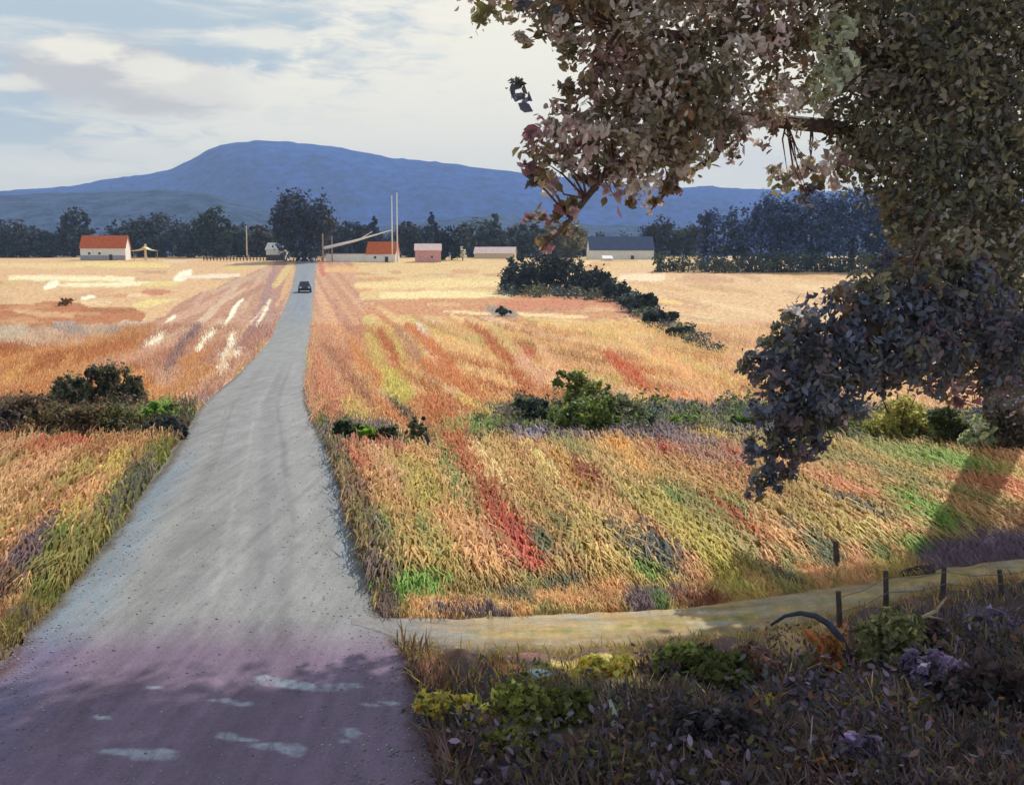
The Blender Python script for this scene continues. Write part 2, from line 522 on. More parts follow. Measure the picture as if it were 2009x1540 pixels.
_gx, _gy, _gz = at(PX, PY)
_u = _gx + 0.2 * _gy + 0.25 * (fbm(_gx * .35, _gy * .12, 61) - .5)
for key, poly, basec, pal, mode in REG:
    mk = inpoly(QX, QY, poly)
    IMG[mk] = alb(basec)
    if mode == 'v':
        wdt = {'N': .62, 'G': .62, 'K': 1.1, 'E': 1.6, 'B': 1.3, 'H': .8}[key]
        bi_ = np.floor(_u / wdt + .35 * (vnoise(_u * 2, _gy * .1, 5) - .5)).astype(np.int64)
        pick = ((bi_ * 2654435761) >> 7) % len(pal)
        fr = np.clip(fbm(bi_ * 7.3, _gy / (6 + _gy * .12), 83, 2) * 2.6 - .55, 0, .85)[..., None]
        col_ = np.array([alb(q) for q in pal])[pick]
        blend = IMG * (1 - fr) + col_ * fr
        IMG[mk] = blend[mk]
    xs = [p[0] for p in poly]; ys = [p[1] for p in poly]
    x0, x1, y0, y1 = max(min(xs), -420), min(max(xs), 2430), max(min(ys), 503), min(max(ys), 1660)
    n = int((x1 - x0) * (y1 - y0) / 2000 * (900 / (200 + (y0 + y1) / 2)))
    for _ in range(min(n, 420)):
        x, y = rng.uniform(x0, x1), rng.uniform(y0, y1)
        if not inpoly(np.array([x]), np.array([y]), poly)[0] or (mode == 'v' and rng.random() < .35):
            continue
        sc_ = (y - 470) / 300
        colr = np.array(pal[rng.integers(len(pal))]) * rng.uniform(0.93, 1.06)
        if mode == 'h':
            ln, wd = rng.uniform(40, 130) * (0.6 + sc_ * .5), rng.uniform(5, 12) * (0.45 + sc_)
            ux, uy = 1, rng.uniform(-0.05, 0.05)
        elif mode == 's':
            ln, wd = rng.uniform(60, 150), rng.uniform(5, 12)
            ux, uy = 1, rng.uniform(0.05, 0.25) + 0.15 * (y - 540) / 200
        else:
            vx, vy = VP1 if y > 640 else VP2
            ux, uy = x - vx, y - vy
            nn = math.hypot(ux, uy); ux, uy = ux / nn, uy / nn
            ln, wd = rng.uniform(80, 240) * (0.35 + sc_ * .75), rng.uniform(9, 22) * (0.4 + sc_ * .7)
        stroke(x - ux * ln / 2, y - uy * ln / 2, x + ux * ln / 2, y + uy * ln / 2, wd, colr, rng.uniform(.6, 1))

# patches one can point at in the photograph
for s in [
    # far left field
    (0, 520, 160, 522, 9, (228, 190, 130)), (20, 545, 260, 548, 10, (240, 222, 178)), (120, 560, 330, 556, 7, (244, 228, 186)), (150, 518, 330, 522, 9, (230, 200, 118)),
    (90, 565, 110, 556, 12, (246, 236, 210)), (345, 548, 372, 535, 14, (240, 236, 214)), (355, 545, 470, 540, 8, (236, 214, 190)), (280, 560, 350, 556, 9, (224, 196, 112)),
    (265, 600, 330, 590, 11, (228, 200, 122)), (280, 575, 330, 573, 9, (204, 122, 84)), (160, 585, 185, 583, 6, (250, 240, 216)), (30, 610, 140, 622, 10, (212, 158, 110)),
    (110, 640, 160, 652, 22, (176, 152, 146)), (0, 660, 40, 650, 30, (200, 178, 160)), (0, 760, 60, 720, 16, (214, 160, 90)), (60, 770, 150, 700, 12, (210, 152, 86)),
    # white straw lines left of the road
    (292, 680, 318, 662, 12, (244, 230, 208)), (385, 690, 400, 668, 9, (244, 230, 208)), (400, 670, 420, 652, 9, (246, 232, 212)), (440, 640, 466, 600, 7, (244, 232, 212)),
    (452, 612, 478, 588, 6, (246, 236, 214)), (505, 640, 530, 590, 6, (240, 220, 196)), (450, 690, 458, 655, 8, (246, 234, 214)), (436, 708, 450, 692, 8, (244, 230, 208)),
    (430, 735, 444, 722, 9, (244, 230, 210)), (460, 700, 470, 690, 6, (244, 230, 210)), (325, 632, 342, 622, 7, (244, 230, 208)), (470, 660, 520, 600, 4, (220, 180, 150)),
    (340, 700, 390, 640, 18, (150, 112, 112)), (320, 730, 350, 695, 14, (158, 118, 112)), (355, 720, 410, 690, 14, (206, 140, 80)), (340, 780, 400, 730, 40, (200, 142, 90)),
    (540, 560, 574, 515, 12, (214, 178, 112)), (545, 600, 575, 530, 9, (212, 160, 104)),
    # left field near the road
    (30, 900, 180, 878, 22, (192, 110, 72)), (0, 960, 150, 900, 26, (214, 160, 112)), (0, 1010, 120, 930, 18, (222, 172, 124)), (10, 1060, 140, 960, 22, (208, 158, 104)),
    (100, 1000, 180, 930, 20, (176, 150, 76)), (190, 1000, 240, 910, 36, (202, 170, 78)), (150, 1040, 210, 960, 24, (214, 160, 100)), (240, 960, 262, 910, 10, (96, 74, 56)),
    (250, 950, 330, 890, 26, (186, 128, 64)), (290, 900, 345, 880, 24, (150, 122, 50)), (250, 1000, 318, 910, 34, (128, 118, 40)), (190, 1048, 262, 970, 40, (112, 124, 36)),
    (120, 1066, 138, 1040, 34, (196, 172, 64)), (0, 1130, 90, 1050, 18, (216, 160, 110)), (30, 1150, 100, 1060, 40, (118, 92, 104)), (0, 1180, 40, 1140, 36, (132, 96, 74)),
    (84, 1160, 130, 1080, 42, (118, 124, 38)), (100, 1150, 124, 1130, 26, (136, 136, 40)), (130, 1120, 180, 1090, 30, (112, 88, 112)), (30, 1240, 90, 1160, 24, (112, 92, 108)),
    (0, 1300, 50, 1220, 30, (122, 100, 80)), (-60, 1300, 30, 1220, 50, (128, 100, 82)), (-200, 1400, 0, 1250, 60, (140, 112, 80)),
    (270, 830, 330, 800, 22, (122, 156, 56)), (310, 820, 365, 822, 20, (124, 160, 54)), (395, 800, 440, 772, 10, (146, 134, 168)),
    # right of the road, middle field
    (700, 560, 980, 555, 14, (232, 198, 132)), (750, 580, 1000, 578, 12, (238, 210, 148)), (640, 530, 700, 528, 10, (226, 168, 104)), (628, 520, 634, 540, 8, (204, 110, 78)),
    (980, 600, 1220, 590, 16, (204, 120, 82)), (1100, 584, 1260, 602, 14, (202, 124, 86)), (870, 612, 1150, 622, 6, (236, 200, 146)), (960, 605, 1010, 618, 16, (150, 128, 120)),
    (1210, 600, 1330, 650, 16, (176, 110, 90)), (1220, 545, 1300, 545, 14, (238, 208, 172)), (1290, 590, 1335, 596, 8, (234, 188, 110)),
    (745, 650, 780, 720, 18, (190, 108, 48)), (720, 660, 745, 720, 22, (204, 172, 92)), (690, 680, 740, 770, 20, (206, 140, 80)), (760, 740, 790, 790, 40, (200, 182, 78)),
    (780, 650, 850, 760, 22, (190, 140, 104)), (820, 640, 842, 690, 16, (224, 200, 184)), (850, 700, 890, 780, 22, (226, 186, 160)), (830, 720, 950, 790, 30, (206, 130, 66)),
    (800, 640, 900, 740, 18, (206, 124, 64)), (915, 630, 945, 660, 10, (190, 110, 46)), (950, 655, 1005, 718, 24, (186, 104, 40)), (1020, 685, 1042, 698, 14, (196, 100, 40)),
    (1010, 740, 1046, 785, 22, (190, 106, 46)), (1010, 690, 1060, 760, 24, (218, 168, 136)), (1060, 690, 1110, 760, 26, (224, 172, 128)), (960, 640, 1010, 690, 18, (210, 176, 112)),
    (1190, 700, 1262, 760, 22, (200, 94, 36)), (1265, 700, 1300, 712, 14, (206, 112, 52)), (1200, 650, 1300, 720, 16, (228, 184, 120)), (1290, 690, 1390, 780, 22, (228, 174, 116)),
    (1100, 640, 1280, 660, 16, (224, 182, 116)), (1330, 700, 1440, 760, 14, (212, 176, 100)), (1290, 790, 1390, 792, 18, (226, 164, 106)), (1300, 625, 1360, 660, 14, (150, 140, 84)),
    (840, 800, 900, 880, 56, (196, 118, 60)), (860, 860, 930, 830, 18, (168, 150, 76)), (920, 855, 1005, 832, 20, (126, 150, 62)), (770, 800, 830, 880, 22, (110, 92, 76)), (740, 800, 800, 860, 20, (206, 134, 74)),
    (690, 880, 790, 900, 26, (196, 124, 92)), (640, 800, 660, 850, 18, (196, 124, 88)),
    # ditch and bank in the middle
    (1310, 808, 1370, 808, 12, (48, 60, 100)), (1390, 815, 1470, 815, 14, (54, 68, 104)), (1240, 825, 1320, 830, 18, (82, 96, 92)), (1330, 830, 1370, 838, 20, (106, 130, 62)), (1440, 835, 1490, 835, 26, (98, 116, 56)),
    (1200, 862, 1330, 862, 26, (122, 98, 112)), (1010, 866, 1060, 866, 20, (142, 130, 168)), (1060, 870, 1180, 868, 16, (124, 104, 112)), (1300, 880, 1450, 885, 22, (150, 120, 122)), (1395, 872, 1430, 878, 18, (204, 170, 58)),
    (1290, 890, 1312, 905, 26, (190, 92, 72)), (1430, 905, 1466, 940, 30, (206, 110, 82)), (1340, 900, 1440, 930, 26, (176, 126, 110)),
    # near right field
    (685, 900, 712, 950, 26, (206, 120, 86)), (730, 900, 800, 1000, 22, (222, 172, 132)), (700, 960, 740, 1060, 22, (150, 100, 74)), (770, 960, 820, 1020, 18, (212, 160, 118)), (800, 985, 830, 1030, 30, (190, 166, 74)),
    (830, 940, 870, 1030, 40, (190, 164, 72)), (866, 940, 912, 1010, 34, (218, 172, 112)), (868, 910, 906, 1000, 16, (120, 146, 66)), (895, 990, 920, 1030, 14, (126, 138, 70)),
    (885, 890, 930, 960, 36, (196, 112, 62)), (930, 890, 990, 990, 14, (238, 200, 140)), (950, 985, 985, 1050, 34, (178, 88, 46)), (975, 1040, 1030, 1110, 46, (196, 86, 60)), (1000, 1100, 1042, 1124, 24, (206, 92, 74)),
    (860, 1040, 930, 1130, 34, (222, 166, 110)), (930, 1060, 990, 1130, 22, (224, 166, 126)), (800, 1060, 860, 1150, 24, (196, 164, 80)), (815, 1060, 850, 1110, 22, (140, 148, 72)), (740, 1040, 772, 1100, 26, (132, 150, 62)),
    (725, 1080, 745, 1150, 24, (104, 108, 52)), (760, 1090, 800, 1150, 20, (160, 140, 72)), (720, 1030, 735, 1080, 24, (120, 104, 112)),
    (960, 880, 1020, 960, 34, (206, 168, 96)), (1000, 940, 1060, 1010, 26, (206, 158, 88)), (1040, 900, 1080, 960, 20, (232, 204, 124)), (1060, 960, 1130, 1040, 26, (196, 166, 96)), (1090, 910, 1150, 990, 26, (208, 156, 58)), (1150, 990, 1162, 1000, 18, (170, 136, 44)),
    (1125, 935, 1175, 975, 30, (162, 84, 44)), (1100, 1050, 1130, 1090, 30, (146, 134, 80)), (1040, 1080, 1080, 1110, 24, (110, 116, 86)), (1130, 1080, 1160, 1110, 14, (206, 184, 62)),
    (1160, 910, 1290, 1010, 22, (212, 170, 106)), (1190, 880, 1240, 910, 24, (226, 164, 66)), (1230, 910, 1290, 970, 28, (226, 174, 88)), (1200, 960, 1300, 1050, 26, (196, 168, 96)), (1290, 980, 1350, 1030, 16, (120, 146, 60)),
    (1180, 1020, 1280, 1090, 20, (224, 178, 120)), (1210, 1000, 1380, 1120, 16, (178, 160, 84)), (1255, 1000, 1440, 1150, 50, (192, 172, 76)), (1350, 1080, 1442, 1150, 40, (190, 172, 62)), (1300, 1040, 1340, 1080, 24, (200, 180, 84)),
    (1200, 1070, 1260, 1120, 26, (110, 104, 92)), (1260, 1080, 1310, 1130, 22, (84, 96, 96)), (1320, 1100, 1360, 1135, 20, (226, 166, 120)), (1230, 1122, 1290, 1138, 16, (122, 152, 48)), (1150, 1100, 1200, 1150, 30, (212, 176, 96)),
    (1395, 1010, 1450, 1050, 20, (190, 92, 46)), (1450, 1050, 1500, 1075, 24, (186, 96, 52)), (1420, 1010, 1470, 1040, 16, (130, 150, 72)), (1480, 1060, 1590, 1100, 22, (222, 172, 112)), (1470, 1090, 1530, 1130, 26, (220, 166, 116)),
    (1560, 1070, 1640, 1110, 26, (110, 120, 92)), (1570, 1120, 1620, 1140, 24, (222, 164, 116)), (1640, 1080, 1690, 1110, 20, (222, 164, 116)), (1590, 990, 1720, 1030, 12, (92, 104, 116)), (1600, 990, 1640, 1020, 16, (232, 184, 104)),
    (1530, 930, 1680, 990, 22, (216, 164, 112)), (1600, 960, 1760, 1020, 18, (224, 150, 104)), (1640, 930, 1800, 990, 20, (220, 168, 110)), (1700, 900, 1860, 930, 26, (168, 168, 86)), (1790, 910, 1920, 940, 40, (136, 160, 58)), (1860, 920, 1900, 950, 30, (140, 170, 58)),
    (1750, 970, 1830, 1040, 22, (146, 152, 66)), (1770, 1010, 1830, 1040, 34, (130, 168, 48)), (1755, 1060, 1822, 1092, 34, (128, 166, 50)), (1690, 1075, 1740, 1100, 20, (112, 130, 62)), (1830, 1000, 2000, 1050, 24, (224, 176, 116)), (1880, 960, 2060, 1000, 34, (214, 138, 92)),
    (1900, 880, 2060, 920, 40, (228, 170, 116)), (1980, 1020, 2100, 1080, 30, (206, 150, 110)), (1690, 1050, 1800, 1058, 12, (226, 172, 118)), (1655, 1054, 1690, 1058, 12, (222, 206, 124)), (1500, 1120, 1560, 1140, 16, (120, 112, 90)),
    (740, 1158, 786, 1176, 50, (116, 160, 48)), (790, 1150, 866, 1160, 44, (128, 166, 60)), (790, 1186, 960, 1190, 16, (226, 168, 112)), (870, 1160, 960, 1150, 22, (170, 140, 78)), (960, 1166, 1040, 1176, 20, (112, 108, 92)), (1050, 1176, 1150, 1176, 24, (230, 172, 116)), (1170, 1150, 1230, 1170, 26, (226, 168, 108)),
    (1230, 1180, 1330, 1166, 30, (116, 92, 104)), (1330, 1178, 1400, 1172, 18, (150, 92, 62)), (1280, 1176, 1310, 1186, 20, (104, 124, 66)), (1060, 1152, 1130, 1140, 20, (104, 106, 86)), (840, 1196, 1010, 1200, 10, (112, 90, 100)), (1400, 1160, 1470, 1158, 14, (198, 178, 92)),  # purple streaks beside the track are shadow painted in
    (1820, 1090, 2060, 1072, 60, (128, 104, 126)), (1900, 1060, 2060, 1100, 40, (124, 100, 124)),  # violet tree shade painted into the ground colour
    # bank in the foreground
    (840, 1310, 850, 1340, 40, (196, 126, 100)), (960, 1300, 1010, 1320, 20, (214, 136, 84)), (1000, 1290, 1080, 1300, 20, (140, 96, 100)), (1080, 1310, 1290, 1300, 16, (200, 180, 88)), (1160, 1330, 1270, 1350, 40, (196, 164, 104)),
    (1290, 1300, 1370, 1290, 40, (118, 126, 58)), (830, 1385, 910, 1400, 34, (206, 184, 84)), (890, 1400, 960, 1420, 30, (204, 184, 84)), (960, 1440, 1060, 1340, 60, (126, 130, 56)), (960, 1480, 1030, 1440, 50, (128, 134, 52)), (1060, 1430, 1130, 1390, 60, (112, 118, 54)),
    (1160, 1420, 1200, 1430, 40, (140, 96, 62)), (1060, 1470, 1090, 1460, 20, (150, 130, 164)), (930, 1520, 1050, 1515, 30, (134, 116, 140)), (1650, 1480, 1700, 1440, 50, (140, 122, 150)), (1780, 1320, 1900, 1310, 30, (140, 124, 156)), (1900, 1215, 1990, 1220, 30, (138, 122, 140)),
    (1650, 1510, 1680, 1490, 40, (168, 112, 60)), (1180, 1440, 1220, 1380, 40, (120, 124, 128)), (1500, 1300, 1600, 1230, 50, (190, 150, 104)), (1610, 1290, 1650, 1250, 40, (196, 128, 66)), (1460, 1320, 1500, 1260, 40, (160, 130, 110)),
]:
    stroke(*s)

# grass verges along both road edges
for y in range(520, 1300, 6):
    l, r_ = road_lr(y)
    sc_ = (y - 480) / 400
    if 870 < y < 1240 and rng.random() < .6:
        stroke(l - 14 * sc_, y, l - 22 * sc_, y + 14, 26 * sc_, [(120, 124, 44), (104, 92, 100), (148, 130, 60), (112, 118, 40)][rng.integers(4)], .85)
    if y > 850 and rng.random() < .6:
        stroke(r_ + 8 * sc_, y, r_ + 12 * sc_, y + 14, 22 * sc_, [(116, 112, 52), (120, 96, 96), (140, 112, 74)][rng.integers(3)], .8)


_l = IMG @ np.array([.2126, .7152, .0722])
IMG = (_l[..., None] + (IMG - _l[..., None]) * 0.83) * np.array([1.12, 1.13, 1.02])


def look(px, py):
    """albedo of the ground at photo coordinates"""
    j = np.clip(((px - GX[0]) / STEPX).astype(int), 0, len(GX) - 1)
    i = np.clip(((py - GY[0]) / STEPY).astype(int), 0, len(GY) - 1)
    return IMG[i, j]


# ------------------------------------------------------------------ ground sheet
def build_ground():
    cols = np.concatenate([[-60000, -14000, -5000, -2200, -1100, -700], GX, [2800, 3400, 4500, 7500, 18000, 64000]])
    rows = np.concatenate([GY, [1760, 1950, 2400, 3200]])
    CXg, CYg = np.meshgrid(cols, rows)
    x, y, z = at(CXg, CYg)
    colr = look(CXg, CYg)
    inr = in_road(CXg, CYg, 2) | in_track(CXg, CYg, 1)
    near = in_road(CXg, CYg, 10) | in_track(CXg, CYg, 6)
    # furrows along the rows and lumpy soil
    u = x + 0.2 * y
    rel = 0.035 * np.sin(u * 2 * math.pi / 0.75) * np.clip(1.4 - y / 40, 0, 1) + 0.10 * (fbm(x * 0.5, y * 0.22, 5) - 0.5) + 0.06 * (fbm(x * 2.1, y * 0.7, 8) - 0.5)
    rel = rel * np.clip(1.6 - y / 120, 0.2, 1)
    z = z + np.where(inr, -0.05, np.where(near, rel * 0.4, rel + 0.02))
    # rows behind the camera and beyond the farms
    xb, yb = x[-1], float(y[-1, 0])
    rows_b = [np.stack([xb * 1.0, np.full_like(xb, yy), np.full_like(xb, float(hz_(yy)))], -1) for yy in (0.5, -8, -60, -390)]
    xf = x[0]; y0 = float(y[0, 0])
    rows_f = [np.stack([xf * (yy / y0), np.full_like(xf, yy), np.full_like(xf, float(hz_(yy)))], -1) for yy in (3900, 3000, 1500, 900, 600, 480, 430)]
    P = np.concatenate([np.array(rows_f), np.stack([x, y, z], -1), np.array(rows_b)], 0)
    C = np.concatenate([np.repeat(colr[:1], 7, 0) * 0 + alb((150, 140, 90)), colr, np.repeat(colr[-1:], 4, 0)], 0)
    P[..., 0] = np.clip(P[..., 0], -6500, 6500)
    nr, nc = P.shape[:2]
    idx = np.arange(nr * nc).reshape(nr, nc)
    F = np.stack([idx[1:, :-1], idx[1:, 1:], idx[:-1, 1:], idx[:-1, :-1]], -1).reshape(-1, 4)
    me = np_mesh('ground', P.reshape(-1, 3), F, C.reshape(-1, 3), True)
    return tag(link('ground', me, M['field']), kind='structure')


build_ground()


def strip(name, P, C, mat, kind='structure'):
    nr, nc = P.shape[:2]
    idx = np.arange(nr * nc).reshape(nr, nc)
    F = np.stack([idx[1:, :-1], idx[1:, 1:], idx[:-1, 1:], idx[:-1, :-1]], -1).reshape(-1, 4)
    me = np_mesh(name, P.reshape(-1, 3), F, C.reshape(-1, 3), True)
    return tag(link(name, me, mat), kind=kind)


PALE_PATCHES = [(236, 1488, 44, 5), (296, 1494, 46, 8), (330, 1486, 22, 3), (446, 1456, 20, 6), (486, 1462, 16, 3), (536, 1476, 40, 6), (578, 1482, 22, 9), (688, 1446, 17, 8), (676, 1462, 14, 3),
        (560, 1350, 46, 7), (622, 1356, 60, 6), (690, 1352, 26, 4), (520, 1340, 16, 4), (440, 1386, 24, 4), (476, 1392, 22, 3), (724, 1390, 22, 3), (762, 1384, 18, 3), (300, 1360, 14, 3), (196, 1420, 20, 3)]


# road: its own colour grid in (along, across)
def build_road():
    rows = np.concatenate([np.arange(506, 700, 3.0), np.arange(700, 1240, 4.0), np.arange(1240, 1600, 2.5), [1640, 1700, 1800, 2000]])
    T = np.linspace(0, 1, 201)
    l, r_ = road_lr(rows)
    wav = (fbm(rows / 14, rows * 0, 4) - 0.5) * 0.05 * (r_ - l); wav2 = (fbm(rows / 14, rows * 0 + 9, 6) - 0.5) * 0.05 * (r_ - l)
    PXr = (l + wav)[:, None] * (1 - T) + (r_ + wav2)[:, None] * T
    PYr = np.repeat(rows[:, None], len(T), 1)
    alb = lambda c: lin(c) * 0.60
    x, y, z = at(PXr, PYr)
    crown = 0.05 * (1 - (2 * T - 1) ** 2)
    z = z + 0.012 + crown[None, :] + 0.02 * (fbm(x * 1.3, y * 0.5, 2) - 0.5)
    base = np.zeros(PXr.shape + (3,)); base[:] = alb((178, 178, 179))

    def band(t0, wd, colr, a, r0=505, r1=1700, seed=1):
        tt = np.abs(T[None, :] - t0 - 0.05 * (fbm(PYr / 90, PYr * 0, seed) - 0.5)) / wd
        k = np.clip(1.2 - tt, 0, 1) * a * np.clip((PYr - r0) / 40, 0, 1) * np.clip((r1 - PYr) / 40, 0, 1)
        k = k * np.clip(fbm(T[None, :] * 40 + PYr * 0, PYr / 60, seed + 3) * 2.2 - 0.3, 0, 1)
        base[:] = base * (1 - k[..., None]) + alb(colr) * k[..., None]
    band(0.06, 0.16, (160, 176, 190), 1.0, 880, 1600, 21)          # bluish left shoulder
    band(0.30, 0.07, (160, 158, 158), .7, 700, 1500, 5)
    band(0.22, 0.03, (184, 182, 178), .8, 760, 1400, 51)
    band(0.55, 0.03, (190, 190, 188), .8, 700, 1400, 52)
    band(0.72, 0.03, (152, 152, 154), .8, 700, 1400, 53)
    band(0.48, 0.02, (200, 200, 198), .8, 800, 1300, 54)
    band(0.02, 0.04, (128, 116, 100), .9, 700, 1500, 55)
    band(0.985, 0.03, (128, 112, 98), .9, 700, 1500, 56)
    band(0.42, 0.08, (172, 172, 172), .7, 700, 1400, 8)
    band(0.62, 0.08, (156, 156, 158), .7, 700, 1400, 12)
    band(0.80, 0.07, (184, 186, 184), .8, 760, 1300, 31)
    band(0.95, 0.05, (168, 186, 204), .7, 850, 1150, 14)
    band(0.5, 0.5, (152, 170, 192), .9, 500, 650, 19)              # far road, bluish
    band(0.5, 0.3, (178, 178, 174), .6, 790, 830, 41)
    nz_ = fbm(x * 1.6, y * 0.35, 77)
    base *= (0.86 + 0.28 * nz_)[..., None]
    k = np.clip((PYr - 1210 - 70 * (fbm(x * .9, y * .9, 55) - .5)) / 90, 0, 1)[..., None]   # mauve of the tree's shade tinted into the road colour
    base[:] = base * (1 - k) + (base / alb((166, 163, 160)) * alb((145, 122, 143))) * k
    for (px_, py_, rx_, ry_) in PALE_PATCHES:          # pale blue soft-edged patches
        qx = PXr + 26 * (fbm(PXr / 20, PYr / 9, 64) - .5); qy = PYr + 9 * (fbm(PXr / 26, PYr / 7, 66) - .5) - .05 * (PXr - px_)
        dd = np.sqrt(((qx - px_) / (rx_ * 1.1)) ** 2 + ((qy - py_) / (ry_ * 1.25)) ** 2)
        kk = (np.clip((1.3 - dd) / .6, 0, 1) * np.clip(fbm(PXr / 9, PYr / 14, 68) * 2.2 - .3, .1, 1))[..., None]
        base[:] = base * (1 - kk) + lin((206, 212, 230)) * .60 * kk
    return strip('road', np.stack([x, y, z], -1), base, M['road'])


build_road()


def build_track():
    alb = lambda c: lin(c) * .85
    xs = np.arange(690, 2460, 6.0)
    T = np.linspace(0, 1, 15)
    top = interp(xs, TRK_TOP[:, 0], TRK_TOP[:, 1]) + (fbm(xs / 30, xs * 0, 3) - .5) * 8
    bot = interp(xs, TRK_BOT[:, 0], TRK_BOT[:, 1]) + (fbm(xs / 30, xs * 0 + 5, 4) - .5) * 10
    PYt = top[None, :] * (1 - T[:, None]) + bot[None, :] * T[:, None]
    PXt = np.repeat(xs[None, :], len(T), 0)
    x, y, z = at(PXt, PYt)
    l, r_ = road_lr(PYt)
    tr = np.clip((PXt - l) / (r_ - l), 0, 1)
    z = z + np.where(PXt < r_, 0.017 + 0.05 * (1 - (2 * tr - 1) ** 2) + 0.02 * (fbm(x * 1.3, y * 0.5, 2) - 0.5), 0.02 + 0.03 * (fbm(x * 1.4, y * 3, 12) - .5) * np.clip((PXt - r_) / 60, 0, 1))
    n_ = fbm(PXt / 90, PYt / 9, 33)[..., None]
    z = z - 0.09 * np.clip((np.abs(2 * T[:, None] - 1) - .72) / .28, 0, 1) ** 1.5
    base = alb((206, 176, 140)) * (1 - n_) + alb((206, 172, 104)) * n_
    rut = np.exp(-((T[:, None] - .28) / .07) ** 2) + np.exp(-((T[:, None] - .70) / .08) ** 2)
    base = base * (1 - .3 * rut[..., None])
    gr = (np.exp(-((T[:, None] - .5) / .12) ** 2) * np.clip(fbm(PXt / 26, PYt / 8, 37) * 2.4 - .8, 0, 1))[..., None]
    base = base * (1 - gr) + alb((150, 146, 78)) * gr
    n2_ = np.clip(fbm(PXt / 60, PYt / 7, 43) * 2.4 - 1.0, 0, 1)[..., None]
    base = base * (1 - n2_) + alb((178, 176, 164)) * n2_
    kb = (np.clip((T[:, None] - .62 - .3 * (fbm(PXt / 24, PYt / 8, 57) - .5)) / .25, 0, 1) * .8)[..., None]
    base = base * (1 - kb) + alb((150, 128, 92)) * kb
    k = np.clip((1000 - PXt + 120 * (fbm(PXt / 30, PYt / 10, 53) - .5)) / 220, 0, 1)[..., None]
    base = base * (1 - k) + alb((148, 144, 144)) * k
    return strip('path', np.stack([x, y, z], -1)[::1], base, M['path'])


build_track()

def pebbles():
    n = 2600
    py = 760 + 800 * rng.random(n) ** .8; l, r_ = road_lr(py)
    e = rng.random(n); t_ = np.where(e < .4, rng.beta(1, 9, n), np.where(e < .75, 1 - rng.beta(1, 9, n), rng.random(n)))
    px = l + (r_ - l) * t_
    ok = (px > -80) & (px < 1000); px, py = px[ok], py[ok]; n = len(px)
    x, y, _ = at(px, py); z = road_z(px, py)
    o6 = np.array([(1, 0, .2), (0, 1, .25), (-1, 0, .15), (0, -1, .2), (.1, .1, .75), (0, 0, -.4)])
    sz = rng.uniform(.005, .017, n) * (1 + y * .01)
    V = np.stack([x, y, z], -1)[:, None, :] + o6[None] * sz[:, None, None] * rng.uniform(.6, 1.3, (n, 6, 1))
    f = np.array([(0, 1, 4), (1, 2, 4), (2, 3, 4), (3, 0, 4), (1, 0, 5), (2, 1, 5), (3, 2, 5), (0, 3, 5)])
    F = (np.arange(n)[:, None, None] * 6 + f[None]).reshape(-1, 3)
    c_ = lin((156, 154, 152)) * np.exp(rng.normal(0, .3, n))[:, None]
    tag(link('gravel', np_mesh('gravel', V.reshape(-1, 3), F, np.repeat(c_, 6, 0)), M['straw']), kind='stuff')


def road_z(px, py):
    x, y, z = at(px, py)
    l, r_ = road_lr(py)
    T = (px - l) / (r_ - l)
    return z + 0.012 + 0.05 * (1 - (2 * T - 1) ** 2) + 0.02 * (fbm(x * 1.3, y * 0.5, 2) - 0.5)


pebbles()
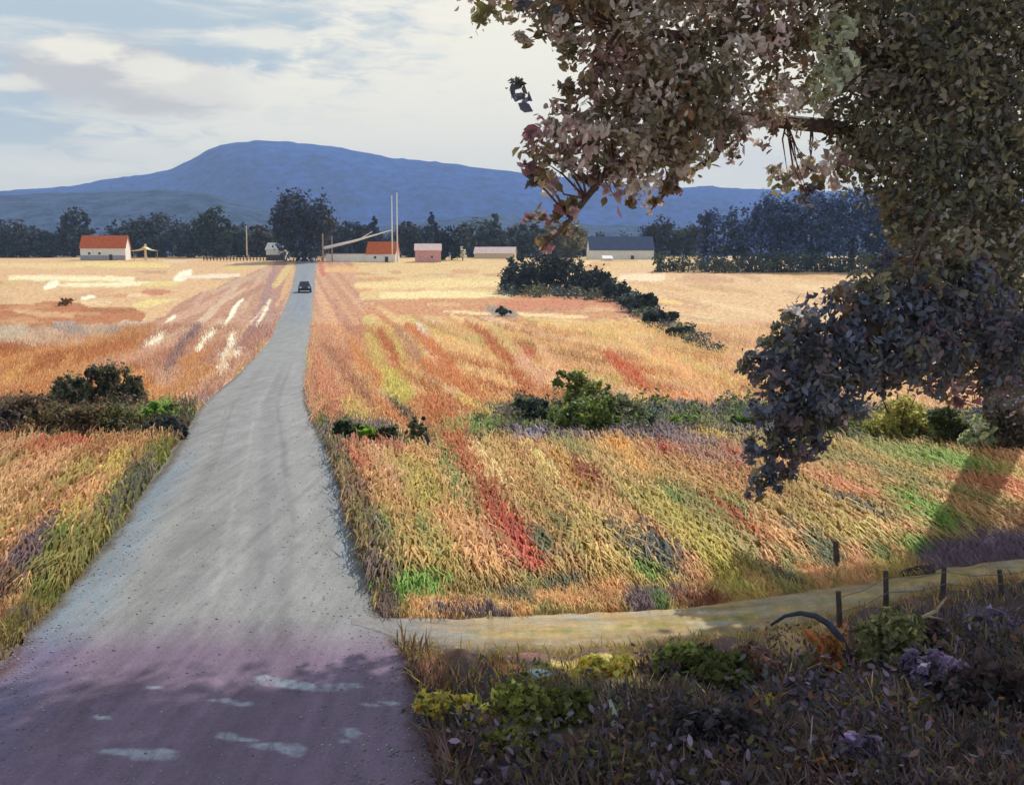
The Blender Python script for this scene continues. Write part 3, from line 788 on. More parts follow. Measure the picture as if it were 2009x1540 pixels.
# ------------------------------------------------------------------ blades: stubble, straw and grass that carry the ground's own colours
def blades(name, n, region, hmin, hmax, wmin, wmax, lean_row, jit, mat, kind_cat=None, bright=1.0, grow=0.004, lay=0.5, colors=None, low=None):
    px = rng.uniform(-60, 2070, n * 3); py = rng.uniform(506, 1600, n * 3)
    ok = region(px, py) & ~in_road(px, py, -(fbm(px / 18, py / 18, 71) - .35) * 30 * np.clip((py - 600) / 600, 0, 1)) & ~in_track(px, py, -(fbm(px / 34, py / 12, 73) - .3) * 14)
    px, py = px[ok][:n], py[ok][:n]
    n = len(px)
    x, y, z = at(px, py)
    c = look(px + rng.normal(0, 3, n), py + rng.normal(0, 2, n)) if colors is None else colors(px, py, n)
    c = c * np.exp(rng.normal(0, jit, n))[:, None] * (1 + rng.normal(0, 0.03, (n, 3))) * bright
    sz = 1 + grow * y
    if low is not None:
        sz = sz * low(px, py)
    h = rng.uniform(hmin, hmax, n) * sz; wd = rng.uniform(wmin, wmax, n) * sz
    rowd = np.stack([np.full(n, -0.2), np.full(n, 0.98)], -1)
    sg = np.where(rng.random(n) < 0.5, -1, 1)
    ang = rng.normal(0, 0.45 if lean_row < .9 else .2, n)
    d = np.stack([rowd[:, 0] * np.cos(ang) - rowd[:, 1] * np.sin(ang), rowd[:, 0] * np.sin(ang) + rowd[:, 1] * np.cos(ang)], -1) * sg[:, None]
    ra = rng.uniform(0, 2 * math.pi, n)
    rnd = np.stack([np.cos(ra), np.sin(ra)], -1)
    d = d * lean_row + rnd * (1 - lean_row)
    d /= np.linalg.norm(d, axis=1)[:, None] + 1e-9
    ly = np.clip(rng.normal(lay, 0.22 if lay < 1.1 else .1, n), 0.05, 1.32)          # lean angle from the vertical, radians-ish
    side = np.stack([np.cos(ra + 1.3), np.sin(ra + 1.3), 0 * ra], -1)
    mix_ = lean_row
    perp = np.stack([-d[:, 1], d[:, 0], 0 * ra], -1)
    side = side * (1 - mix_) + perp * mix_; side /= np.linalg.norm(side, axis=1)[:, None] + 1e-9
    base = np.stack([x, y, z - 0.01], -1)
    mid = base + np.concatenate([d * (np.sin(ly * .7) * h * .55)[:, None], (np.cos(ly * .7) * h * .55)[:, None]], 1)
    tip = base + np.concatenate([d * (np.sin(ly * 1.1) * h)[:, None], (np.cos(ly * 1.1) * h)[:, None]], 1)
    w2 = side * wd[:, None] * 0.5
    V = np.stack([base - w2 * .7, base + w2 * .7, mid + w2, mid - w2, tip], 1).reshape(-1, 3)
    b = np.arange(n)[:, None] * 5
    F = np.concatenate([b + np.array([[0, 1, 2]]), b + np.array([[0, 2, 3]]), b + np.array([[3, 2, 4]])], 0)
    me = np_mesh(name, V, F, np.repeat(c, 5, 0))
    o = link(name, me, mat)
    return tag(o, kind='stuff')


def near_field(px, py):
    return (py > 640) & (py < 1260) & ~inpoly(px, py, REG[-1][1])


blades('stubble', 170000, near_field, 0.35, 0.95, 0.012, 0.034, 0.95, 0.13, M['straw'], lay=1.24, grow=0.008, bright=1.15, low=lambda px, py: np.clip((interp(px, TRK_TOP[:, 0], TRK_TOP[:, 1]) - py) / 90, .35, 1))
blades('standing_stubble', 16000, near_field, 0.08, 0.2, 0.015, 0.035, 0.4, 0.22, M['straw'], lay=0.5, grow=0.012, bright=1.1)
blades('far_stubble', 26000, lambda px, py: (py > 512) & (py <= 640), 0.10, 0.30, 0.05, 0.10, 0.9, 0.06, M['straw'], lay=1.24, grow=0.004, bright=1.15)


def verge(px, py):
    l, r_ = road_lr(py)
    s_ = (py - 480) / 400
    return (py > 840) & (py < 1300) & (((px < l) & (px > l - 48 * s_)) | ((px > r_) & (px < r_ + 26 * s_)))


blades('grass', 16000, verge, 0.12, 0.34, 0.015, 0.03, 0.2, 0.28, M['straw'], lay=0.45)


def bank(px, py):
    return inpoly(px + (fbm(px / 40, py / 40, 4) - .5) * 40, py, REG[-1][1])


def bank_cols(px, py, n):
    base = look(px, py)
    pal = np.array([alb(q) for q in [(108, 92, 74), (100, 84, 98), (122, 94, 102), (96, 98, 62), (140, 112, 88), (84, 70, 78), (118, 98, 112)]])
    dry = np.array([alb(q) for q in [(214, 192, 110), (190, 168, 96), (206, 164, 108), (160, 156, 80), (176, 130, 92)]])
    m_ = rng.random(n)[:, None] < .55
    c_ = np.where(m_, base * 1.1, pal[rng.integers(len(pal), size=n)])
    d_ = (py - interp(px, TRK_BOT[:, 0], TRK_BOT[:, 1])) / 95 + (fbm(px / 60, py / 22, 61) - .5) * 1.6 + np.clip((px - 1500) / 500, 0, .5)  # paler towards the track: half sun painted into the grass tones
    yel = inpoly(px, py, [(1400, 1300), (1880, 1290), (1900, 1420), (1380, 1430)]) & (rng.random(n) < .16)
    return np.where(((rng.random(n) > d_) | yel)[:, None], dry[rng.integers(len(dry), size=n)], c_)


def bank_low(px, py):
    d_ = py - interp(px, TRK_BOT[:, 0], TRK_BOT[:, 1])
    return np.clip(0.30 + d_ / 170, 0.30, 1.0)


WEED_SPOTS = [(868, 1412, 66, 46), (945, 1436, 46, 40), (1030, 1450, 76, 64), (985, 1506, 70, 50), (1112, 1440, 66, 50), (1340, 1322, 76, 44), (1430, 1350, 70, 40), (1190, 1330, 84, 26), (1752, 1316, 76, 60),
              (1622, 1326, 56, 60), (1845, 1356, 76, 50), (1680, 1510, 56, 46), (1085, 1492, 40, 36), (985, 1545, 70, 36), (1480, 1330, 60, 44), (1450, 1400, 40, 40), (1590, 1400, 56, 50), (1850, 1400, 50, 50)]
_bank0 = bank


def bank_open(px, py):
    m_ = _bank0(px, py)
    for (ax, ay, bx_, by_) in WEED_SPOTS:
        m_ &= ((px - ax) / bx_) ** 2 + ((py - ay - 8) / by_) ** 2 > 1
    return m_


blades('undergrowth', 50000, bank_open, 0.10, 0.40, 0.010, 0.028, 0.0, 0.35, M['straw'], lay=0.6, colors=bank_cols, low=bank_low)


def track_side(px, py):
    b_ = interp(px, TRK_BOT[:, 0], TRK_BOT[:, 1])
    return (px > 800) & (py > b_ - 10) & (py < b_ + 46)


def side_cols(px, py, n):
    dry = np.array([alb(q) for q in [(206, 182, 108), (186, 164, 96), (196, 154, 104), (150, 146, 78), (150, 116, 92), (128, 104, 100)]])
    return dry[np.clip(((py - interp(px, TRK_BOT[:, 0], TRK_BOT[:, 1])) / 14 + rng.normal(1.5, 1.3, n)).astype(int), 0, 5)]


_trk = in_track
in_track = lambda px, py, pad=0.0: _trk(px, py, -14)
blades('verge_grass', 15000, track_side, 0.06, 0.2, 0.008, 0.02, 0.0, 0.2, M['straw'], lay=0.7, colors=side_cols)
in_track = _trk

# ------------------------------------------------------------------ leaves and crowns
def leaf_mesh(name, C, S, Nrm, colr, aspect=0.55, droop=None, rich=False):
    n = len(C)
    Nrm = Nrm / (np.linalg.norm(Nrm, axis=1)[:, None] + 1e-9)
    t0 = rng.normal(size=(n, 3))
    if droop is not None:
        t0 = t0 + droop
    t0 = t0 - Nrm * np.sum(t0 * Nrm, 1)[:, None]; t0 /= np.linalg.norm(t0, axis=1)[:, None] + 1e-9
    bt = np.cross(Nrm, t0)
    S = S[:, None]
    fold = Nrm * S * 0.08
    if not rich:
        V = np.stack([C - t0 * S * .5, C + bt * S * aspect * .5 - t0 * S * .05 + fold, C + t0 * S * .5, C - bt * S * aspect * .5 - t0 * S * .05 + fold], 1).reshape(-1, 3)
        b = np.arange(n)[:, None] * 4
        return np_mesh(name, V, b + np.array([[0, 1, 2, 3]]), np.repeat(colr, 4, 0))
    curl = Nrm * S * rng.uniform(-.22, .22, (n, 1))
    V = np.stack([C - t0 * S * .5 + curl, C - t0 * S * .2 + bt * S * aspect * .42 + fold, C + t0 * S * .16 + bt * S * aspect * .46 + fold, C + t0 * S * .5 + curl,
                  C + t0 * S * .16 - bt * S * aspect * .46 + fold, C - t0 * S * .2 - bt * S * aspect * .42 + fold], 1).reshape(-1, 3)
    b = np.arange(n)[:, None] * 6
    F = np.concatenate([b + np.array([[0, 1, 2, 3]]), b + np.array([[3, 4, 5, 0]])], 0)
    return np_mesh(name, V, F, np.repeat(colr, 6, 0))


def crown_cloud(blobs, nclump, per, pal, lsize, spread=0.34, vjit=0.28, shell=0.5):
    """leaves in clumps spread through ellipsoids (centre, radii)"""
    bw = np.array([b[1][0] * b[1][2] for b in blobs]); bw = bw / bw.sum()
    bi = rng.choice(len(blobs), nclump, p=bw)
    cen = np.array([b[0] for b in blobs])[bi]; rad = np.array([b[1] for b in blobs])[bi]
    d = rng.normal(size=(nclump, 3)); d /= np.linalg.norm(d, axis=1)[:, None]
    f = shell + (1 - shell) * rng.random(nclump) ** 0.6
    cc = cen + d * rad * f[:, None]
    cr = rad.mean(1) * spread * rng.uniform(0.6, 1.2, nclump)
    pal = np.array([lin(p) for p in pal])
    ccol = pal[rng.integers(len(pal), size=nclump)] * np.exp(rng.normal(0, vjit, nclump))[:, None]
    idx = np.repeat(np.arange(nclump), per)
    n = len(idx)
    off = rng.normal(size=(n, 3)) * 0.5
    P = cc[idx] + off * cr[idx][:, None]
    nr = d[idx] * 0.6 + rng.normal(size=(n, 3)) * 0.7 + np.array([0, 0, 0.4])
    colr = ccol[idx] * np.exp(rng.normal(0, 0.16, n))[:, None]
    S = rng.uniform(lsize * .6, lsize * 1.4, n)
    return P, S, nr, colr


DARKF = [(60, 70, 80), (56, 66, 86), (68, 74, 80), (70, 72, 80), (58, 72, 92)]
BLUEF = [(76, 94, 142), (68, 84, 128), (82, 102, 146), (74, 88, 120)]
GREYF = [(84, 96, 92), (76, 86, 84), (92, 100, 90), (70, 80, 90)]
OLIVEF = [(104, 102, 62), (88, 92, 56), (118, 108, 70), (72, 78, 50)]
BROWNF = [(66, 62, 60), (56, 54, 58), (76, 68, 60), (52, 56, 66)]


def far_tree(name, label, px, base, top, wpx, pal, dist, shape='round', n=60, per=26, group=None, leaf=1.15, cat='tree', trunkf=0.3):
    b = ray(px, base, dist); zb = float(hz_(dist))
    H = (base - top) / pxm(dist); W = wpx / pxm(dist)
    H = H + max(0, b[2] - zb)
    root = empty(name, (b[0], dist, zb), label, cat, group)
    tb = MB()
    th = H * (0.85 if shape == 'cone' else 0.62)
    tb.tube([(0, 0, -0.3), (0.02 * W, 0, th * .4), (0.03 * W, 0, th)], [0.035 * H, 0.026 * H, 0.008 * H], 7, wob=.1)
    tb.build('trunk', M['dark_bark'], root, True)
    if shape == 'cone':
        blobs = [((0, 0, H * (0.18 + .76 * q)), (W * .5 * (1.02 - q), W * .5 * (1.02 - q), H * .12)) for q in np.linspace(0, 1, 7)]
    elif shape == 'low':
        blobs = [((random.uniform(-.35, .35) * W, random.uniform(-.2, .2) * W, H * random.uniform(.35, .62)), (W * .26, W * .24, H * .36)) for _ in range(6)]
    else:
        blobs = [((0, 0, H * .58), (W * .42, W * .38, H * .40)), ((0, 0, H * .3), (W * .4, W * .34, H * .3))]
        for _ in range(7):
            a = random.uniform(0, 6.28); q = random.uniform(.2, .34)
            blobs.append(((math.cos(a) * W * q, math.sin(a) * W * q, H * random.uniform(.28, .78)), (W * .22, W * .22, H * .2)))
    P, S, N, C = crown_cloud(blobs, n, per, pal, leaf * dist / 380)
    P[:, 2] = np.clip(P[:, 2], 0.1, H * 1.02)
    link('crown', leaf_mesh('crown', P, S, N, C, 0.75), M['far_leaf'], root)
    return root


# ------------------------------------------------------------------ hills
def build_hill(name, ridge, dist, depth, zbase, colr, seed, rough):
    ridge = np.array(ridge, float)
    pxs = np.linspace(ridge[0, 0], ridge[-1, 0], 360)
    rows = interp(pxs, ridge[:, 0], ridge[:, 1])
    for s in (3,):
        k = np.ones(2 * s + 1) / (2 * s + 1); rows = np.convolve(np.pad(rows, s, mode='edge'), k, 'valid')
    rows = rows + (fbm(pxs / 22, pxs * 0, seed, 5) - .5) * rough
    zr = np.array([ray(p, q, dist)[2] for p, q in zip(pxs, rows)])
    xr = (pxs - CX) / FPX * dist
    V = np.linspace(-1, 1.2, 44)
    X = np.repeat(xr[None, :], len(V), 0); Y = dist + V[:, None] * depth + 0 * X
    prof = np.where(V < 0, np.cos(np.clip(-V, 0, 1) * math.pi / 2) ** 1.15, np.cos(np.clip(V / 1.2, 0, 1) * math.pi / 2))
    nz_ = fbm(X / 210, Y / 260, seed + 5, 5) - .5
    Z = zbase + (zr[None, :] - zbase) * prof[:, None]
    Z = Z + nz_ * (zr[None, :] - zbase) * 0.42 * (np.abs(V)[:, None] * (1 - np.clip(np.abs(V), 0, 1))[:, None]) * 2.2
    X = X * (Y / dist)
    c = np.zeros(X.shape + (3,)); c[:] = colr
    c *= (0.75 + 0.5 * fbm(X / 130, Z / 40, seed + 9, 4))[..., None]
    P = np.stack([X, Y, Z], -1)
    return strip(name, P[::-1], c[::-1], M['hill'])


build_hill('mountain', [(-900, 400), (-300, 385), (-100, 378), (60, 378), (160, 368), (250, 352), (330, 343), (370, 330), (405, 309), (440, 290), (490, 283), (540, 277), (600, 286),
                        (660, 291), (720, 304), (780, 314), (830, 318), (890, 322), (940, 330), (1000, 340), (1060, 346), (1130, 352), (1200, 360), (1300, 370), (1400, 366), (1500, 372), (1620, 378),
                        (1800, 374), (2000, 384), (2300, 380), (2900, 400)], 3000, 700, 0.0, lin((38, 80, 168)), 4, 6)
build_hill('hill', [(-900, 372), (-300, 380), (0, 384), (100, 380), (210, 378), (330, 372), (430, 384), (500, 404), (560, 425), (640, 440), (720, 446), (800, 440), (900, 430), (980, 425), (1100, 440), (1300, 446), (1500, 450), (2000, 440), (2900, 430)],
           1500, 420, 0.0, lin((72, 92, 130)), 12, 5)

# ------------------------------------------------------------------ haze
hb = MB(); hb.box((-6900, -480, -5.0), (6900, 3980, 385))
hm = bpy.data.materials.new('air haze'); hm.use_nodes = True
ht = NT(hm.node_tree); ht.n.clear()
ho = ht.new('ShaderNodeOutputMaterial'); hv = ht.new('ShaderNodeVolumePrincipled')
hv.inputs['Density'].default_value = 0.00021
hv.inputs['Color'].default_value = (0.50, 0.69, 1.0, 1)
ht.link(hv.outputs[0], ho.inputs['Volume'])
haze = tag(hb.build('haze', hm), kind='stuff')

# ------------------------------------------------------------------ far trees, one by one
G = 'dark trees in the belt behind the fields'
TREES = [
    ('dark tree at the far left end of the tree belt', 18, 508, 438, 95, DARKF, 392, 'round'),
    ('shorter dark tree second from the left end of the tree belt', 78, 508, 456, 70, DARKF, 388, 'round'),
    ('tall narrow dark tree just left of the first orange-roofed house', 146, 508, 414, 62, DARKF, 394, 'round'),
    ('dark tree close behind the right end of the first orange roof', 262, 506, 428, 72, DARKF, 398, 'round'),
    ('dark tree behind the cream open shelter', 312, 508, 426, 74, DARKF, 392, 'round'),
    ('dark tree between the shelter and the taller greenish tree', 368, 508, 430, 66, DARKF, 388, 'round'),
    ('taller greenish tree midway between first house and road', 426, 508, 408, 62, [(52, 62, 56), (44, 54, 54), (60, 66, 58)], 384, 'round'),
    ('low grey tree behind the thin yellowish pole', 474, 508, 440, 52, GREYF[:3] + DARKF, 394, 'round'),
    ('brownish tree behind the small white hut', 518, 508, 446, 56, BROWNF, 396, 'round'),
    ('low dark tree right of the big tree by the road end', 668, 508, 440, 52, DARKF, 390, 'round'),
    ('small dark tree behind the slanting white pole', 706, 508, 438, 46, DARKF, 396, 'round'),
    ('bluish pointed tree left of the twin white masts', 735, 508, 428, 44, BLUEF[:2] + DARKF, 398, 'cone'),
    ('dark rounded tree just right of the twin white masts', 802, 508, 440, 54, DARKF, 392, 'round'),
    ('pointed dark tree rising behind the pink house', 846, 508, 420, 46, DARKF + BLUEF[:1], 398, 'cone'),
    ('round dark tree right beside the pink house', 886, 516, 454, 50, [(38, 44, 60), (44, 50, 66), (36, 40, 52)], 352, 'round'),
    ('grey green tree behind the low pinkish roof', 930, 510, 436, 62, GREYF, 394, 'round'),
    ('pale grey green taller tree above the right end of the pinkish roof', 970, 508, 414, 60, GREYF, 398, 'cone'),
    ('grey tree between the pinkish roof and the hanging twig', 1022, 508, 440, 66, GREYF + BROWNF, 390, 'round'),
    ('tan and olive tree behind the dark hedge left of the long barn', 1105, 506, 436, 84, [(140, 132, 100), (120, 116, 86), (104, 104, 80)], 386, 'round'),
    ('dark tree at the right gable of the long blue-roofed barn', 1288, 512, 428, 62, BROWNF + BLUEF[:1], 372, 'round'),
    ('greyish tree between the barn gable and the blue wood', 1345, 515, 446, 66, GREYF + DARKF, 376, 'low'),
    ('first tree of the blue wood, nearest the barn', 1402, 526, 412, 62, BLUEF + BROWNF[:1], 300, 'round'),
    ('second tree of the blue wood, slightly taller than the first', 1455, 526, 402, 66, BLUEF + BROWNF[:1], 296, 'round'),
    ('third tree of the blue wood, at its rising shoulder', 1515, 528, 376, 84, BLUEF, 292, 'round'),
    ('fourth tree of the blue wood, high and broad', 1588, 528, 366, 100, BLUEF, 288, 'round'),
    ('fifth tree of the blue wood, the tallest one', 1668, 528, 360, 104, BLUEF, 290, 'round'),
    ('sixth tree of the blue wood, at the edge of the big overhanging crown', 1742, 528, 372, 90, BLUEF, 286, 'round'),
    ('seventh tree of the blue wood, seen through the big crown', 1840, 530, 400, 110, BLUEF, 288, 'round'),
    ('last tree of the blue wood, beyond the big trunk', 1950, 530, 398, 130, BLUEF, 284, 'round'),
]
for (lb, px, ba, to, wd, pal, di, shp) in TREES:
    far_tree('far_tree', lb, px, ba, to, wd * 1.22, pal, di, shp, n=90 if wd < 80 else 210, per=26, group=G)
far_tree('roadside_tree', 'big round brown-topped tree standing where the road meets the farms', 596, 512, 373, 132, BROWNF + [(58, 66, 96), (64, 72, 104)], 340, 'round', 330, 26)
far_tree('ridge_fir', 'tiny lone fir standing up from the mountain ridge', 1397, 372, 338, 12, [(40, 56, 84)], 2985, 'cone', 30, 20, leaf=0.5)

# hedge that closes the belt at the foot of the trees: too dense to count
def hedge_mass(name, pts, hpx, pal, dist, n, leafs=0.8, label=None):
    Ps, Ss, Ns, Cs = [], [], [], []
    blobs = []
    for k in range(len(pts) - 1):
        (x0, y0), (x1, y1) = pts[k], pts[k + 1]
        m_ = max(2, int(abs(x1 - x0) / 14))
        for q in range(m_):
            f = q / m_
            px = x0 + (x1 - x0) * f; py = y0 + (y1 - y0) * f
            d_ = dist + random.uniform(-4, 4)
            x = (px - CX) / FPX * d_; z = float(hz_(d_)); h = hpx / pxm(d_) * random.uniform(.7, 1.25)
            blobs.append(((x, d_, z + h * .45), (12 / pxm(d_), 3.0, h * .5)))
    P, S, N, C = crown_cloud(blobs, n, 14, pal, leafs, 0.5)
    return tag(link(name, leaf_mesh(name, P, S, N, C, .75), M['far_leaf']), kind='stuff')


hedge_mass('hedge_foliage', [(-80, 510), (575, 510)], 46, DARKF + BROWNF, 404, 1100)
hedge_mass('hedge_foliage', [(632, 510), (1380, 512)], 42, DARKF + GREYF, 404, 1100)
hedge_mass('hedge_foliage', [(1290, 524), (1780, 536), (2060, 540)], 34, [(92, 98, 72), (78, 88, 76), (66, 76, 84)], 276, 800, 0.7)


# ------------------------------------------------------------------ buildings
def gable_house(name, label, px, base, wpx, wall_px, roof_px, dist, depth, wallm, roofm, rz=0.0, overhang=0.25, door=True, wins=(), shade_band=None, cat='house', z_off=0.0):
    p = ray(px, base, dist)
    s = 1 / pxm(dist)
    W, Hw, Hr, D = wpx * s, wall_px * s, roof_px * s, depth
    zb = min(p[2], float(hz_(dist)) + 0.6) + z_off
    root = empty(name, (p[0], dist, zb), label, cat, None, rz)
    mb = MB()
    a, d = W / 2, D / 2
    v = [(-a, -d, -1.2), (a, -d, -1.2), (a, d, -1.2), (-a, d, -1.2), (-a, -d, Hw), (a, -d, Hw), (a, d, Hw), (-a, d, Hw), (-a, 0, Hw + Hr), (a, 0, Hw + Hr)]
    mb.v = v; mb.f = [(0, 1, 5, 4), (2, 3, 7, 6), (1, 2, 6, 9, 5), (3, 0, 4, 8, 7)]
    wl = mb.build('wall', wallm, root)
    rb = MB(); o = overhang; th = 0.18
    for sgn in (-1, 1):
        ye, ze = sgn * (d + o), Hw - Hr * o / d
        n_ = np.array([0, sgn * Hr, d]); n_ = n_ / np.linalg.norm(n_) * th
        q = [(-a - o, ye, ze), (a + o, ye, ze), (a + o, 0, Hw + Hr), (-a - o, 0, Hw + Hr)]
        top = [tuple(np.array(t_) + n_ + np.array([0, 0, .02])) for t_ in q]
        bb = [tuple(np.array(t_) + np.array([0, 0, .02])) for t_ in q]
        i = len(rb.v); rb.v += bb + top
        rb.f += [tuple(i + k for k in t_) for t_ in ((0, 1, 2, 3), (4, 7, 6, 5), (0, 4, 5, 1), (1, 5, 6, 2), (2, 6, 7, 3), (3, 7, 4, 0))]
    rb.build('roof', roofm, root)
    if shade_band:
        pb = MB(); pb.box((-a - .04, -d - .05, -1.2), (a + .04, -d - .004, Hw * .42)); pb.build('shade_band', shade_band, root)  # band across the lower front, coloured as shade on the wall
    if door:
        db = MB(); db.box((a * .28, -d - .09, -0.1), (a * .28 + 1.0, -d - .055, min(2.0, Hw * .85))); db.build('door', M['dark_wood'], root)
    for wx in wins:
        wb = MB(); wb.box((wx * a - .45, -d - .09, Hw * .45), (wx * a + .45, -d - .055, Hw * .45 + .9))
        wn = wb.build('window', M['white_paint'], root)
        gb = MB(); gb.box((wx * a - .36, -d - .11, Hw * .45 + .09), (wx * a + .36, -d - .092, Hw * .45 + .81)); gb.build('pane', M['glass'], wn)
    return root


gable_house('farmhouse', 'white house under a two-tone orange roof in the left field', 208, 512, 84, 25, 23, 352, 7, M['white_wall'], M['orange_roof'], R(6), wins=(-.6, -.15), shade_band=M['grey_shade_and_coping'])
gable_house('white_hut', 'small white hut left of the road end under the big round tree', 546, 508, 38, 18, 12, 350, 5, M['white_wall'], M['white_paint'], R(-8), shade_band=M['blue_roof'], cat='hut', door=False)  # bluish band is the hut's shadow, built in colour
gable_house('farmhouse', 'white house with bright orange roof at the foot of the twin masts', 752, 517, 56, 19, 22, 338, 7, M['white_wall'], M['orange_roof'], R(-5), wins=(-.4,))
gable_house('pink_house', 'small pink house with pale roof between the masts and round dark tree', 840, 520, 50, 28, 12, 336, 6, M['pink_wall'], M['pink_roof'], R(4), door=False, wins=(.3,))
gable_house('pink_cottage', 'low cottage with a long pale pink roof showing above a dark hedge', 972, 506, 78, 8, 12, 372, 7, M['cream'], M['pink_roof'], R(-6), door=False)
gable_house('long_barn', 'long white barn under a slate blue roof beyond the dark hedge', 1216, 514, 124, 23, 25, 362, 9, M['white_wall'], M['blue_roof'], R(3), door=True, cat='barn')
gable_house('white_shed', 'tiny white lean shed in front of the long blue-roofed barn', 1190, 520, 18, 12, 5, 345, 3, M['white_wall'], M['white_paint'], R(10), door=False, cat='shed')

# white garden wall beside the second farmhouse
x0, x1 = ray(640, 518, 336)[0], ray(730, 518, 336)[0]
zb = float(hz_(336))
root = empty('garden_wall', ((x0 + x1) / 2, 336, zb), 'low white wall running from the road to the masts house', 'wall')
L = (x1 - x0) / 2
mb = MB(); mb.box((-L, -.2, -1), (L, .2, 2.3)); mb.build('masonry', M['white_wall'], root)
mb = MB(); mb.box((-L - .05, -.28, 2.302), (L + .05, .28, 2.5)); mb.build('coping', M['grey_shade_and_coping'], root)

# open cream shelter right of the first house
p = ray(286, 508, 350)
root = empty('open_shelter', (p[0], 350, float(hz_(350))), 'cream open shelter with curved eaves right of the first orange-roofed house', 'shelter')
for sx in (-1, 1):
    pts = [(0, 0, 3.9), (sx * 1.2, 0, 3.2), (sx * 2.6, 0, 2.9), (sx * 4.2, 0, 2.8)]
    mb = MB()
    for q0, q1 in zip(pts, pts[1:]):
        for t0_, t1_ in ((0, .16),):
            mb.poly([(q0[0], -2, q0[2]), (q1[0], -2, q1[2]), (q1[0], 2, q1[2]), (q0[0], 2, q0[2])])
            mb.poly([(q0[0], -2, q0[2] + .2), (q0[0], 2, q0[2] + .2), (q1[0], 2, q1[2] + .2), (q1[0], -2, q1[2] + .2)])
            mb.poly([(q0[0], -2, q0[2]), (q0[0], -2, q0[2] + .2), (q1[0], -2, q1[2] + .2), (q1[0], -2, q1[2])])
    mb.build('awning', M['cream'], root)
mb = MB(); mb.tube([(0, 0, -1), (0, 0, 5.0)], [.42, .34], 8); mb.build('post', M['cream'], root)
for sx in (-3.7, 3.7):
    mb = MB(); mb.tube([(sx, 0, -1), (sx, 0, 2.86)], [.12, .12], 6); mb.build('post', M['pale_wood'], root)


def pole(name, label, px, base, top, dist, r, mat, group=None, arm=None, cat='pole'):
    p = ray(px, base, dist); zb = float(hz_(dist))
    h = ray(px, top, dist)[2] - zb
    root = empty(name, (p[0], dist, zb), label, cat, group)
    mb = MB(); mb.tube([(0, 0, -.6), (0, 0, h * .5), (0, 0, h)], [r * 1.15, r, r * .75], 8); mb.build('shaft', mat, root, True)
    if arm:
        for hh, ln in arm:
            mb = MB(); mb.box((-ln, -.09 - r, h * hh - .09), (ln, -r + .02, h * hh + .09)); mb.build('crossarm', M['pale_wood'], root)
    return root


pole('mast', 'left one of the twin white masts above the orange-roofed house', 770, 512, 384, 332, .2, M['white_paint'], 'twin white masts', cat='mast')
pole('mast', 'right one of the twin white masts above the orange-roofed house', 780, 512, 378, 334, .2, M['white_paint'], 'twin white masts', cat='mast')
pole('utility_pole', 'thin yellowish pole in front of the grey tree left of the road', 485, 508, 443, 346, .2, M['cream'], None, ((.93, .7),))
pole('roadside_post', 'weathered post at the right edge of the road end', 634, 518, 458, 332, .26, M['pale_wood'], None, None, 'post')
pole('roadside_post', 'thinner post just right of the weathered roadside post', 652, 518, 462, 334, .18, M['pale_wood'], None, None, 'post')
# slanting white pole
root_p0, root_p1 = ray(636, 487, 330), ray(768, 452, 330)
ctr = root_p0
root = empty('slanting_pole', ctr, 'slanting white pole reaching from the roadside post up to the masts', 'pole')
mb = MB(); mb.tube([(0, 0, 0), tuple((root_p1 - root_p0) * .45 + np.array([0, 0, -.25])), tuple(root_p1 - root_p0)], [.5, .34, .12], 8); mb.build('boom', M['white_paint'], root, True)
q0 = (root_p1 - root_p0) * .52 + np.array([0, 0, -.2]); q1 = ray(730, 455, 329) - root_p0
mb = MB(); mb.tube([tuple(q0), tuple(q1)], [.16, .1], 6); mb.build('stay', M['white_paint'], root, True)

# field fence posts in front of the left tree belt (row of tiny dark posts)
fx0, fx1 = ray(400, 512, 344)[0], ray(556, 512, 344)[0]
zb = float(hz_(344))
root = empty('field_fence', ((fx0 + fx1) / 2, 344, zb), 'low dark fence between the left field and tree belt', 'fence')
for k in range(25):
    mb = MB(); xx = (fx1 - fx0) * (k / 24 - .5); mb.box((xx - .14, -.14, -.5), (xx + .14, .14, 1.3 + .3 * random.random())); mb.build('post', M['dark_wood'], root)
for zz in (.55, 1.05):
    mb = MB(); mb.box(((fx0 - fx1) / 2, .142, zz - .07), ((fx1 - fx0) / 2, .22, zz + .07)); mb.build('rail', M['dark_wood'], root)


